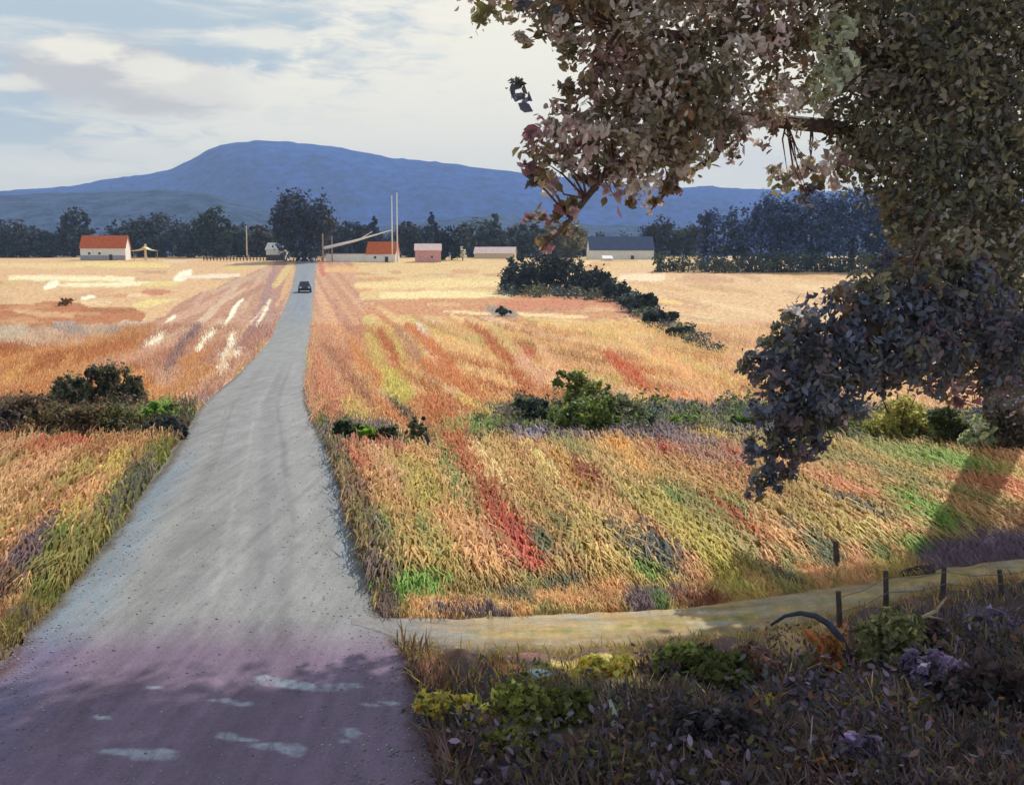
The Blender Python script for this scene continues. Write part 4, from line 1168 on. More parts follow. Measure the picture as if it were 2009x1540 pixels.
# ------------------------------------------------------------------ car on the road
def build_car():
    px, py = 598, 574
    x, y, z = [float(v) for v in at(px, py)]
    root = empty('car', (x, y, z + .04), 'small dark blue car on the road far off between the fields', 'car', None, R(11))
    def loft(secs):
        mb = MB(); rings = []
        for (yy, hw, z0, z1, rd) in secs:
            ring = [(-hw, yy, z0), (-hw, yy, z1 - rd), (-hw + rd, yy, z1), (hw - rd, yy, z1), (hw, yy, z1 - rd), (hw, yy, z0)]
            i = len(mb.v); mb.v += ring; rings.append(list(range(i, i + 6)))
        for a_, b_ in zip(rings, rings[1:]):
            for k in range(6):
                mb.f.append((a_[k], a_[(k + 1) % 6], b_[(k + 1) % 6], b_[k]))
        mb.f.append(tuple(rings[0][::-1])); mb.f.append(tuple(rings[-1]))
        return mb
    root.scale = (1.2, 1.2, 1.2)
    loft([(-2.1, .78, .35, .8, .1), (-1.9, .92, .28, 1.0, .12), (-.9, .95, .28, 1.08, .12), (.9, .95, .28, 1.08, .12), (1.95, .9, .28, 1.0, .12), (2.1, .8, .35, .85, .1)]).build('body', M['car_paint'], root, False)
    cab = loft([(-1.0, .80, 1.085, 1.1, .01), (-.45, .74, 1.085, 1.6, .12), (.9, .74, 1.085, 1.62, .12), (1.6, .80, 1.085, 1.1, .01)]).build('cabin', M['car_paint'], root, False)
    mb = MB(); mb.poly([(-.72, -1.02, 1.14), (.72, -1.02, 1.14), (.62, -.53, 1.54), (-.62, -.53, 1.54)]); mb.build('windscreen', M['glass'], cab)
    for sx in (-1, 1):
        mb = MB(); mb.poly([(sx * .80, -.7, 1.16), (sx * .80, 1.1, 1.16), (sx * .765, .8, 1.48), (sx * .765, -.4, 1.48)]); mb.build('side_window', M['glass'], cab)
        mb = MB(); mb.box((sx * .62 - .16, -2.13, .66), (sx * .62 + .16, -2.04, .84)); mb.build('headlight', M['lamp_glass'], root)
        for yy in (-1.3, 1.35):
            mb = MB(); mb.tube([(sx * .74, yy, .33), (sx * .97, yy, .33)], [.33, .33], 16)
            wh = mb.build('wheel', M['rubber'], root)
            mb = MB(); mb.tube([(sx * .972, yy, .33), (sx * .985, yy, .33)], [.19, .17], 12); mb.build('rim', M['wire'], wh)
    mb = MB(); mb.box((-.85, -2.16, .38), (.85, -2.11, .55)); mb.build('bumper', M['rubber'], root)


build_car()


# ------------------------------------------------------------------ hedgerow bushes in the middle distance
def bush(label, px, base, top, wpx, pal, n=120, per=22, leaf=None, name='bush', dist=None, twigs=5, cat='bush', mat='leaf', group=None, spread=0.34):
    x, y, z = [float(v) for v in at(px, base)]
    if dist: y = dist; x = (px - CX) / FPX * y; z = float(hz_(y))
    s = 1 / pxm(y); W, H = wpx * s, (base - top) * s
    root = empty(name, (x, y, z), label, cat, group)
    mb = MB()
    for k in range(twigs):
        a = 6.28 * k / twigs + random.random()
        e = (math.cos(a) * W * .3, math.sin(a) * W * .25, H * random.uniform(.6, .9))
        mb.tube([(math.cos(a) * .03 * W, math.sin(a) * .03 * W, -.05), (e[0] * .4, e[1] * .4, e[2] * .5), e], [.022 * W, .015 * W, .005 * W], 5)
    mb.build('stems', M['dark_bark'], root)
    pal = [tuple(min(235, v * 1.34) for v in q) for q in pal]
    blobs = [((0, 0, H * .46), (W * .30, W * .28, H * .40))]
    for _ in range(9):
        a = random.uniform(0, 6.28); q = random.uniform(.2, .46)
        blobs.append(((math.cos(a) * W * q, math.sin(a) * W * q * .8, H * random.uniform(.22, .74)), (W * random.uniform(.1, .22), W * .16, H * random.uniform(.12, .26))))
    P, S, N, C = crown_cloud(blobs, n, per, pal, leaf or max(0.05, 9 * s), spread)
    P[:, 2] = np.abs(P[:, 2] - 0.02) + 0.02
    link('foliage', leaf_mesh('foliage', P, S, N, C, .6), M[mat], root)
    return root


DK = [(84, 84, 62), (70, 74, 60), (98, 90, 66), (80, 78, 70)]
GN = [(96, 110, 48), (112, 128, 52), (82, 94, 46), (104, 112, 56)]
LM = [(106, 132, 58), (98, 122, 52), (88, 108, 50)]
BUSHES = [
    ('round dark bush, the tallest in the hedge left of the road', 226, 806, 694, 112, DK, 150),
    ('dark bush just left of the tallest round one', 146, 812, 728, 110, DK, 140),
    ('brownish low bush at the left edge hedge', 46, 840, 772, 150, [(84, 70, 56), (70, 64, 54), (96, 78, 62)], 140),
    ('bare-looking brown bush in the hedge below the round one', 130, 862, 786, 170, [(92, 80, 58), (78, 74, 54), (104, 86, 64)], 150),
    ('mixed olive bush under the tallest round bush', 230, 858, 780, 130, [(92, 88, 56), (78, 80, 52), (104, 94, 60)], 140),
    ('bright lime green bush near the road in the left hedge', 322, 838, 782, 84, LM, 90),
    ('near-black low bush at the road end of the left hedge', 326, 860, 816, 106, [(44, 48, 50), (38, 44, 52), (54, 54, 50)], 110),
    ('dark purple-brown bush at the left margin of the hedge', -30, 872, 780, 140, [(76, 64, 62), (66, 60, 56)], 110),
    ('dark green bush closest to the right road edge', 682, 872, 812, 66, [(62, 74, 46), (54, 62, 48), (80, 92, 50)], 90),
    ('lime green bush between two dark ones right of the road', 722, 878, 826, 58, [(122, 150, 54), (104, 130, 50), (96, 116, 50)], 80),
    ('dark bush right of the lime green roadside bush', 764, 880, 830, 60, [(56, 66, 46), (48, 56, 46), (72, 82, 50)], 80),
    ('thin dark stemmed bush beside the orange patch', 815, 880, 812, 40, [(92, 92, 66), (76, 80, 60)], 40),
    ('dark blue-green bush at the left end of the middle hedge', 1040, 840, 766, 76, [(62, 74, 66), (54, 66, 64), (76, 84, 62)], 110),
    ('tall olive green bush, highest of the middle hedge', 1142, 812, 716, 110, [(100, 108, 56), (82, 92, 54), (116, 116, 64)], 160),
    ('broad green bush in the centre of the middle hedge', 1150, 856, 772, 150, [(88, 102, 52), (76, 88, 58), (104, 116, 56)], 170),
    ('greyish bush with pale straw tips right of the tall olive one', 1216, 838, 752, 90, [(110, 112, 86), (92, 98, 78), (150, 140, 104)], 120),
    ('low green bush at the blue ditch', 1268, 846, 796, 80, [(88, 104, 66), (76, 90, 72)], 80),
    ('small bright green bush on the ditch right of centre', 1350, 848, 812, 60, [(112, 136, 62), (98, 120, 58)], 70),
    ('dark green bush where the ditch meets the drooping branch', 1462, 850, 806, 80, [(86, 104, 58), (64, 80, 66)], 90),
    ('dusky bush behind the tip of the drooping branch', 1590, 866, 780, 130, [(84, 94, 74), (74, 80, 72), (96, 104, 70)], 140),
    ('large sunny olive bush left of the tree trunk', 1762, 876, 752, 150, [(138, 136, 74), (122, 122, 64), (150, 140, 84)], 220),
    ('dark green bush between the olive and pale bushes', 1856, 886, 786, 90, [(70, 78, 52), (60, 66, 50), (84, 92, 56)], 140),
    ('pale grey-green bush in front of the tree trunk', 1928, 900, 806, 96, [(158, 160, 128), (140, 146, 112), (172, 168, 142), (120, 128, 100)], 170),
    ('dark bramble bush at the foot of the tree', 2000, 900, 780, 130, [(74, 66, 60), (66, 62, 56), (86, 76, 64)], 140),
]
for (lb, px, ba, to, wd, pal, n) in BUSHES:
    bush(lb, px, ba, to, wd, pal, n, group='hedgerow bushes between the fields')
HB = [(58, 66, 64), (50, 58, 62), (66, 74, 62), (44, 52, 62)]
for (lb, px, ba, to, wd) in [('dark bush at the left end of the far hedge', 1008, 574, 514, 84), ('tall dark bush, second in the far hedge', 1060, 570, 488, 110),
                             ('dark bush in the middle of the far hedge', 1116, 570, 500, 110), ('lower dark bush right of the far hedge middle', 1166, 578, 520, 100),
                             ('dark bush where the far hedge turns downhill', 1206, 590, 542, 76), ('small bush on the downhill run of the far hedge', 1250, 612, 574, 70),
                             ('smaller bush lower on the downhill hedge run', 1294, 634, 610, 56), ('last low bush at the end of downhill hedge run', 1342, 660, 642, 56)]:
    bush(lb, px, ba, to, wd, [tuple(v * .82 for v in q) for q in HB], 170 if wd > 80 else 110, 18, group='far hedge across the tan field', leaf=0.6, mat='far_leaf')
bush('tiny dark bush alone in the orange stripe of the field', 986, 620, 600, 26, HB, 30, 14, leaf=.4, mat='far_leaf')
bush('lone dark bush on the orange bank in the left field', 128, 600, 584, 26, [(130, 92, 60), (110, 84, 60)], 30, 14, leaf=.4, mat='far_leaf')
bush('cream flowering bush beside the round dark tree', 908, 512, 476, 16, [(206, 200, 160), (190, 186, 150)], 24, 14, leaf=.5, mat='far_leaf')


def band_foliage(name, poly, n, per, pal, hmax, leaf):
    xs = [p[0] for p in poly]; ys = [p[1] for p in poly]
    px = rng.uniform(min(xs), max(xs), n * 8); py = rng.uniform(min(ys), max(ys), n * 8)
    ok = inpoly(px, py, poly) & ~in_road(px, py, 4)
    px, py = px[ok][:n], py[ok][:n]; n = len(px)
    x, y, z = at(px, py)
    s_ = y / FPX
    zone = fbm(px / 50, py / 30, 15, 2)
    pal_ = np.array([lin(q) for q in pal])
    ci = np.clip((zone * 1.3 - .15) * len(pal) + rng.normal(0, .7, n), 0, len(pal) - 1).astype(int)
    cc = pal_[ci] * np.exp(rng.normal(0, .25, n))[:, None]
    idx = np.repeat(np.arange(n), per)
    h = hmax * s_ * np.clip(fbm(px / 34, py / 50, 27) * 2 - .35, .15, 1.2)
    P = np.stack([x, y, z], -1)[idx] + rng.normal(size=(n * per, 3)) * (np.stack([7 * s_, 7 * s_, 0 * s_], -1))[idx]
    P[:, 2] += (rng.random(n * per) ** 1.3) * h[idx] + .01
    N = rng.normal(size=(n * per, 3)) * .8 + np.array([0, -.2, .5])
    me = leaf_mesh(name, P, rng.uniform(.6, 1.4, n * per) * leaf * s_[idx], N, cc[idx] * np.exp(rng.normal(0, .2, n * per))[:, None], .5)
    return tag(link(name, me, M['leaf']), kind='stuff')


band_foliage('hedge_undergrowth', [(-120, 800), (200, 800), (372, 812), (366, 858), (200, 876), (-120, 882)], 700, 16, [(96, 78, 66), (78, 74, 58), (90, 92, 60), (112, 90, 84), (120, 100, 66)], 46, 8)
band_foliage('hedge_undergrowth', [(648, 846), (800, 866), (800, 890), (650, 892)], 160, 16, [(92, 100, 56), (80, 86, 60), (112, 128, 60), (120, 100, 96)], 24, 8)
band_foliage('hedge_undergrowth', [(900, 846), (1000, 822), (1020, 800), (1300, 806), (1510, 806), (1960, 836), (1960, 892), (1600, 876), (1300, 868), (1010, 866)], 1500, 16,
             [(66, 78, 112), (88, 104, 70), (108, 122, 62), (96, 100, 86), (124, 106, 124), (132, 124, 76)], 46, 9)
band_foliage('hedge_undergrowth', [(985, 566), (1210, 568), (1300, 622), (1420, 690), (1400, 700), (1270, 640), (1200, 592), (985, 582)], 420, 14, [(70, 80, 76), (62, 74, 80), (90, 98, 76), (112, 112, 76)], 22, 7)

# ------------------------------------------------------------------ the big tree on the right
def big_tree():
    D0 = 29.0
    bx, by = float((1985 - CX) / FPX * D0), D0
    bz = float(hz_(D0))
    root = empty('overhanging_tree', (bx, by, bz), 'big olive and plum leaved tree overhanging the field from the right', 'tree')
    o = np.array([bx, by, bz])

    def W(px, py, d):
        return ray(px, py, d) - o
    tb = MB()
    tb.tube([(0, 0, -.3), W(1980, 860, 29), W(1968, 700, 28.6), W(1950, 520, 27.3), W(1925, 300, 25.5), W(1880, 100, 23), W(1820, -150, 20.5)],
            [.8, .6, .54, .48, .38, .26, .12], 14, wob=.05)
    tb.build('trunk', M['bark'], root, True)
    limbs = [
        ([(1952, 540, 27.4), (1830, 330, 20.5), (1640, 250, 19), (1440, 230, 18), (1280, 270, 17), (1180, 350, 16.6), (1120, 430, 16.4), (1060, 492, 16.3)], .17),
        ([(1925, 300, 25.5), (1760, 120, 19), (1540, 70, 17.5), (1330, 70, 16.6), (1180, 50, 16)], .24),
        ([(1440, 230, 18), (1400, 310, 17.6), (1330, 352, 17.4), (1268, 422, 17.2)], .09),
        ([(1955, 580, 27.6), (1860, 590, 19.5), (1740, 640, 17.5), (1620, 690, 16.5), (1555, 790, 16.2), (1520, 880, 16), (1500, 955, 15.9)], .22),
        ([(1740, 640, 17.5), (1640, 640, 16.8), (1540, 655, 16.4), (1470, 712, 16.2)], .09),
        ([(1945, 480, 27), (1880, 440, 20), (1830, 420, 18), (1790, 520, 17)], .13),
        ([(1480, -120, 17), (1250, -230, 16), (1020, -230, 15.4), (800, -240, 14.9)], .1),
        ([(1880, 100, 23), (1700, -60, 18.5), (1480, -120, 17), (1260, -100, 16)], .16),
    ]
    for pts, r in limbs:
        P_ = [W(*q) for q in pts]
        tb = MB(); k = len(P_)
        tb.tube(P_, [r * (1 - .93 * i / (k - 1)) for i in range(k)], 8, wob=.08)
        tb.build('limb', M['bark'], root, True)
    OL = [(136, 126, 90), (146, 132, 94), (122, 116, 88), (150, 112, 76), (190, 172, 162), (206, 192, 188), (166, 150, 140)]
    MV = [(208, 184, 178), (186, 158, 156), (160, 126, 128), (138, 120, 88), (224, 206, 200), (134, 114, 80)]
    DG = [(108, 110, 90), (126, 120, 86), (98, 98, 96), (144, 132, 92), (164, 146, 138), (112, 110, 80)]
    SL = [(96, 102, 124), (84, 88, 106), (112, 108, 116), (124, 100, 110), (114, 104, 76), (102, 110, 132)]  # slate blue skylight shade put into the lower leaves' colour
    PL = [(172, 116, 128), (150, 104, 112), (130, 112, 74), (192, 154, 160)]
    GR = [(180, 186, 158), (160, 164, 130), (140, 140, 100)]  # pale tones stand in for sky showing through thin leaves
    clumps = [  # px, py, depth, radius px, palette, density
        (1130, 35, 16, 52, OL, 1.), (1215, 20, 16, 60, OL, .8), (1105, 75, 16, 30, OL, .7), (1020, 86, 15.8, 14, OL, .5), (1010, 190, 15.8, 26, SL, .25), (960, 36, 16, 30, [(150, 150, 90)], .25), (1060, 10, 16, 40, SL, .3),
        (1190, 130, 16.2, 50, MV, .5), (1240, 110, 16.4, 66, OL, 1.1), (1320, 70, 16.5, 70, OL, 0.65), (1300, 165, 16.6, 70, OL, 0.79), (1390, 120, 16.8, 80, OL, 0.72),
        (1210, 210, 16.6, 60, MV, 0.72), (1130, 260, 16.4, 64, MV, .8), (1080, 290, 16.3, 52, PL, .55), (1180, 290, 16.6, 66, MV, 0.72), (1260, 250, 16.8, 76, OL, 1.2), (1330, 270, 17, 70, OL, 1.1), (1340, 210, 17, 80, OL, 1.2),
        (1430, 190, 17.3, 72, OL, 0.86), (1420, 260, 17.4, 46, MV, .9), (1240, 340, 16.9, 46, MV, 1.0), (1300, 330, 17.1, 40, MV, .9), (1180, 335, 16.6, 30, OL, 1), (1034, 345, 16.2, 16, SL, .8),
        (1130, 400, 16.4, 26, PL, .9), (1105, 435, 16.4, 24, PL, .8), (1075, 470, 16.3, 20, PL, .8), (1060, 400, 16.3, 34, PL, .2), (1210, 385, 16.6, 28, PL, .5), (1320, 360, 17.3, 26, MV, .9), (1285, 405, 17.2, 16, MV, .9),
        (1480, 60, 17, 70, MV, 0.58), (1540, 120, 17.6, 64, OL, 0.72), (1500, 180, 17.6, 40, MV, .6), (1560, 200, 17.8, 50, OL, 0.65), (1560, 30, 17.4, 60, OL, 0.58), (1430, 30, 17, 60, OL, 0.58), (1640, 80, 15.6, 40, GR, .9), (1632, 130, 15.6, 38, GR, .9), (1622, 180, 15.6, 30, GR, .9), (1090, 330, 16.2, 44, MV, .45), (1050, 300, 16.2, 34, PL, .35), (1150, 180, 16.3, 44, MV, .5), (1120, 130, 16.2, 40, OL, .45), (1080, 30, 16.1, 44, OL, .6),
        (1700, 560, 17.4, 44, DG, .7), (1750, 545, 17.6, 46, SL, .8), (1785, 585, 17.8, 50, SL, 1.), (1515, 820, 16, 46, SL, 1.1), (1495, 885, 15.9, 34, SL, .9), (1590, 835, 16.2, 46, SL, 1.), (1560, 900, 16, 34, SL, .9), (1640, 760, 16.6, 50, SL, 1.1), (1880, 560, 18.6, 60, SL, 1.), 
        (2010, 740, 20, 70, SL, 1.1), (1900, 600, 18.3, 70, SL, 1.2), (1830, 660, 17.8, 70, SL, 1.2), (1760, 680, 17.3, 60, SL, 1.2), (1960, 640, 19, 76, SL, 1.2), (1930, 450, 19.3, 80, DG, 1.2), (1780, 450, 18.4, 44, DG, 1.0),
        (1640, 20, 18, 70, DG, 1.0), (1720, 70, 18.6, 90, DG, 1.3), (1700, 180, 18.8, 84, DG, 1.3), (1800, 120, 19, 110, DG, 1.4), (1900, 80, 19.5, 120, DG, 1.4), (1990, 60, 20, 110, DG, 1.4),
        (1760, 280, 19, 100, DG, 1.4), (1680, 280, 18.8, 54, DG, .9), (1640, 330, 18.6, 40, MV, .7), (1550, 340, 18.2, 40, OL, .8), (1590, 310, 18.2, 24, OL, .5), (1600, 345, 18.4, 30, MV, .8), (1500, 255, 17.8, 26, MV, .5), (1580, 380, 18.2, 20, SL, .7),
        (1870, 240, 19.5, 120, DG, 1.4), (1980, 240, 20, 120, DG, 1.4), (1830, 390, 19, 90, DG, 1.4), (1760, 380, 18.6, 50, DG, 1.1), (1920, 370, 19.6, 100, DG, 1.3), (2020, 380, 20, 90, DG, 1.2),
        (1850, 480, 18.4, 60, OL, 1.0), (1800, 530, 18, 50, OL, 1.0), (1860, 560, 18.5, 76, DG, 1.2), (1960, 520, 19.4, 70, DG, .9), (2010, 600, 19.6, 70, DG, 1.2), (1800, 610, 17.8, 70, SL, 1.2), (1890, 640, 18.6, 80, SL, 1.2),
        (1700, 640, 17.2, 66, SL, 1.3), (1620, 650, 16.9, 60, SL, 1.3), (1560, 640, 16.5, 36, OL, 1.0), (1650, 590, 17, 30, OL, .8), (1690, 580, 17.2, 40, DG, 1.0), (1740, 700, 17.3, 70, SL, 1.2), (1640, 710, 16.7, 70, SL, 1.3), (1560, 700, 16.4, 56, SL, 1.3),
        (1495, 712, 16.2, 40, SL, 1.2), (1530, 670, 16.3, 30, DG, .9), (1590, 770, 16.3, 62, SL, 1.3), (1540, 780, 16.2, 44, SL, 1.2), (1660, 780, 16.7, 40, SL, .8), (1560, 840, 16.1, 46, SL, 1.2), (1530, 900, 16, 38, SL, 1.2), (1505, 945, 15.9, 26, SL, 1.2),
        (1475, 950, 15.9, 22, SL, .6), (1840, 710, 18, 60, SL, 1.1), (1770, 740, 17.5, 26, SL, .8), (1920, 720, 18.8, 60, SL, 1.0), (1880, 760, 18.4, 40, PL, .7), (1985, 700, 19, 70, SL, 1.0),
        (1000, -90, 20, 110, OL, 1.), (1150, -100, 20, 120, OL, 1.), (1300, -110, 20, 120, OL, 1.), (1450, -110, 20.5, 120, OL, 1.), (1100, -220, 20, 120, OL, 1.), (1300, -230, 20.5, 130, OL, 1.), (980, -230, 19.5, 110, OL, 1.), (1500, -230, 20.5, 130, OL, 1.),  # crown above the frame, added to shade the road
        (1250, 90, 18.8, 50, MV, .7), (1340, 150, 19, 56, OL, .7), (1240, 200, 18.6, 44, MV, .7), (1420, 100, 19, 50, OL, .6), (1150, -60, 18, 90, OL, 1.), (1000, -60, 17.5, 70, OL, .9), (1300, -60, 18.5, 90, OL, 1.),  # deeper back layer, added to thicken the shade on the road
        (960, -110, 15.4, 70, OL, .7), (860, -190, 15, 90, OL, .8), (1050, -200, 15.6, 100, OL, .8), (720, -250, 14.8, 90, OL, .7), (900, -330, 15, 110, OL, .7), (1240, -260, 16, 130, OL, .8), (1500, -280, 17, 150, OL, .8), (1800, -330, 18, 170, DG, .8), (1100, -420, 15.5, 130, OL, .7), (1400, -470, 16.5, 150, OL, .7), (1200, -80, 16, 90, OL, .7), (1380, -80, 16.6, 110, OL, .8), (1560, -90, 17.4, 120, OL, .9), (1760, -100, 18.6, 150, DG, 1.0), (1980, -120, 20, 170, DG, 1.0), (2140, 100, 20.5, 150, DG, 1.0), (2150, 380, 20.5, 140, DG, 1.0), (2120, 600, 20.5, 100, SL, .9),  # unseen upper crown; leftmost clumps added for shade on the road
    ]
    Ps, Ss, Ns, Cs = [], [], [], []
    loose = []; twig_ends = []
    limb_pts = []
    for pts, r in limbs:
        Q = [W(*q) for q in pts]
        for q0, q1 in zip(Q, Q[1:]):
            limb_pts += [q0 + (q1 - q0) * f for f in (0, .25, .5, .75)]
    limb_pts = np.array(limb_pts)
    for (px, py, d, r, pal, den) in clumps:
        c = W(px, py, d); rr = r / pxm(d)
        nsub = max(3, int(r * r / 135 * den))
        P, S, N, C = crown_cloud([(c, (rr * 1.06, rr * 1.3, rr * 1.06))], int(nsub * 1.25), 14, pal, 0.138, 0.36, 0.22, 0.38)
        if .3 < den < 1.15 and 0 < px < 2000 and -20 < py < 1000:
            twig_ends.append((c, rr))
        Ps.append(P); Ss.append(S); Ns.append(N); Cs.append(C)
        if den < .9 or pal in (MV, PL, OL):
            for _ in range(3):
                a = random.uniform(0, 6.28)
                loose.append((c + np.array([math.cos(a) * rr * random.uniform(.8, 1.25), random.uniform(-.3, .3), math.sin(a) * rr * random.uniform(.8, 1.25)]), pal[random.randrange(len(pal))]))
    P = np.concatenate(Ps); S = np.concatenate(Ss); N = np.concatenate(Ns); C = np.concatenate(Cs)
    l_ = C @ np.array([.2126, .7152, .0722])
    C = (l_[:, None] + (C - l_[:, None]) * .72) * np.array([1.36, 1.42, 1.46])
    link('crown', leaf_mesh('crown', P, S, N, C, 0.5, np.array([-.35, 0, -.8]), True), M['leaf'], root)
    for (c, rr) in twig_ends:
        dist_ = np.linalg.norm(limb_pts - c, axis=1); k = np.argmin(dist_); a_ = limb_pts[k]
        if dist_[k] > 1.6:
            continue
        for q in range(2):
            e_ = c + rng.normal(size=3) * rr * .3
            mid_ = (a_ + e_) / 2 + rng.normal(size=3) * .08 + np.array([0, 0, .1])
            tb = MB(); tb.tube([a_, mid_, e_], [.022, .014, .004], 5); tb.build('twig', M['bark'], root, True)
    # single larger leaves at the fringe of the crown
    cache = {}
    for p_, colr in loose[:190]:
        if colr not in cache:
            L_, w_ = .34, .085
            V = [(-L_ / 2, 0, 0), (-L_ * .2, w_, .02), (L_ * .12, w_ * 1.1, .03), (L_ / 2, 0, -.03), (L_ * .12, -w_ * 1.1, .03), (-L_ * .2, -w_, .02), (0, 0, -.005)]
            F = [(0, 6, 1), (1, 6, 2), (2, 6, 3), (3, 6, 4), (4, 6, 5), (5, 6, 0)]
            me = np_mesh('leaf', V, F, np.tile(lin(colr), (7, 1)))
            me.materials.append(M['leaf']); cache[colr] = me
        lf = bpy.data.objects.new('leaf', cache[colr]); COL.objects.link(lf); lf.parent = root
        lf.location = p_
        lf.rotation_euler = (random.uniform(-.9, .9) + 1.2, random.uniform(-.9, .9), random.uniform(0, 6.28))
        s_ = random.uniform(.45, .8); lf.scale = (s_, s_, s_)
    return root


big_tree()


# ------------------------------------------------------------------ foreground bank: weeds, stalks, fence
def bank_leaves():
    n = 560
    px = rng.uniform(700, 2090, n * 6); py = rng.uniform(1240, 1600, n * 6)
    ok = bank(px, py) & ~in_track(px, py, 10) & ~in_road(px, py, 10) & (fbm(px / 110, py / 60, 91) + np.clip((px - 1250) / 2500, -.2, .25) + np.clip((py - 1330) / 900, -.1, .2) > .52)
    px, py = px[ok][:n], py[ok][:n]; n = len(px)
    x, y, z = at(px, py)
    lo = bank_low(px, py)
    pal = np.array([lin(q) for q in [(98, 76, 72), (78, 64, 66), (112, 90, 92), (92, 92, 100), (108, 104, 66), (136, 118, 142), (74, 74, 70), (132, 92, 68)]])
    zone = (fbm(px / 90, py / 60, 95, 2) * 7.99).astype(int)
    cc = pal[np.where(rng.random(n) < .6, zone, rng.integers(len(pal), size=n))] * np.exp(rng.normal(0, .2, n))[:, None]
    per = 16
    idx = np.repeat(np.arange(n), per)
    P = np.stack([x, y, z], -1)[idx] + rng.normal(size=(n * per, 3)) * np.array([.13, .13, 0])
    P[:, 2] += np.abs(rng.normal(0.10, .10, n * per)) * (lo * 1.3)[idx] + .01
    N = rng.normal(size=(n * per, 3)) * .8 + np.array([0, -.3, .6])
    me = leaf_mesh('weed_leaves', P, rng.uniform(.04, .11, n * per) * (0.5 + .5 * lo)[idx], N, cc[idx] * np.exp(rng.normal(0, .25, n * per))[:, None], .45, None, True)
    tag(link('weed_leaves', me, M['leaf']), kind='stuff')


bank_leaves()
WG = 'weeds on the shaded bank'
OLW = [(150, 148, 104), (136, 132, 92), (120, 118, 84)]
GRW = [(146, 148, 78), (132, 134, 70), (158, 156, 84), (114, 114, 66)]
LIL = [(150, 132, 164), (134, 118, 146), (120, 104, 128)]
YEL = [(232, 208, 104), (220, 196, 92), (206, 182, 96), (170, 156, 84)]
for (lb, px, ba, to, wd, pal, n, nm, ct) in [
    ('upright olive bush standing over the fence on the bank', 1752, 1316, 1196, 104, OLW, 150, 'weed_bush', 'bush'),
    ('tall bright olive-green weed in the middle of the bank', 1030, 1450, 1338, 110, GRW, 130, 'weed', 'weed'),
    ('yellow-green weed low on the bank beside the shaded road', 985, 1502, 1432, 100, GRW, 110, 'weed', 'weed'),
    ('dull green weed right of the tall olive-green one', 1112, 1432, 1366, 100, [(118, 120, 62), (104, 108, 60), (92, 96, 58)], 110, 'weed', 'weed'),
    ('fresh green weed at the edge of the pale track', 1340, 1322, 1268, 110, [(112, 120, 62), (100, 106, 56)], 100, 'weed', 'weed'),
    ('darker green weed right of the fresh green one', 1430, 1350, 1290, 110, [(104, 110, 58), (92, 96, 56)], 100, 'weed', 'weed'),
    ('yellow flowering weed at the very edge of the shaded road', 868, 1412, 1360, 90, YEL, 90, 'flowering_weed', 'weed'),
    ('smaller yellow flowering weed between road edge and green weeds', 945, 1436, 1388, 60, YEL, 60, 'flowering_weed', 'weed'),
    ('thin yellow flowering weed along the track edge', 1190, 1332, 1296, 140, YEL, 60, 'flowering_weed', 'weed'),
    ('lilac grey weed left of the big dark bramble mass', 1845, 1356, 1292, 110, LIL, 90, 'weed', 'weed'),
    ('lilac weed in the dark bottom right bank', 1680, 1510, 1440, 70, LIL, 70, 'weed', 'weed'),
    ('pale lilac weed in the shadow at the right frame edge', 1950, 1246, 1200, 90, LIL, 60, 'weed', 'weed'),
    ('small lilac weed below the dull green weed', 1085, 1490, 1450, 50, LIL, 40, 'weed', 'weed'),
    ('flat lilac weed at the bottom edge of the bank', 985, 1545, 1508, 110, LIL, 60, 'weed', 'weed'),
    ('rusty orange-leaved weed under the dark bramble arch', 1622, 1326, 1246, 56, [(180, 120, 76), (160, 116, 66), (140, 100, 64)], 60, 'weed', 'weed'),
    ('dusky pink-brown weed left of the bramble arch', 1480, 1330, 1262, 80, [(168, 132, 116), (150, 116, 104), (128, 104, 96)], 80, 'weed', 'weed'),
    ('dark brown bramble clump under the leaning twig', 1800, 1290, 1216, 110, [(84, 66, 64), (96, 74, 76), (72, 62, 60)], 100, 'weed', 'weed'),
    ('dark brown bramble mass at the right bottom corner', 1940, 1420, 1300, 190, [(72, 58, 58), (84, 66, 66), (64, 58, 60)], 180, 'weed', 'weed'),
    ('blackish bramble mass below the darker green weed', 1420, 1490, 1400, 190, [(66, 62, 66), (76, 70, 76), (60, 56, 58)], 170, 'weed', 'weed'),
    ('brown and rust weed at the bottom of the bank', 1640, 1560, 1490, 110, [(150, 100, 56), (96, 72, 60), (80, 66, 62)], 90, 'weed', 'weed'),
]:
    x, y, z = at(px, ba)
    to = to - (ba - to) * .22; wd = wd * 1.15
    bush(lb, px, ba, to, wd, [tuple(v * .82 for v in q) for q in pal], int(n * 1.2), 16, leaf=.10 if y < 12 else .11, name=nm, cat=ct, group=WG, twigs=6)


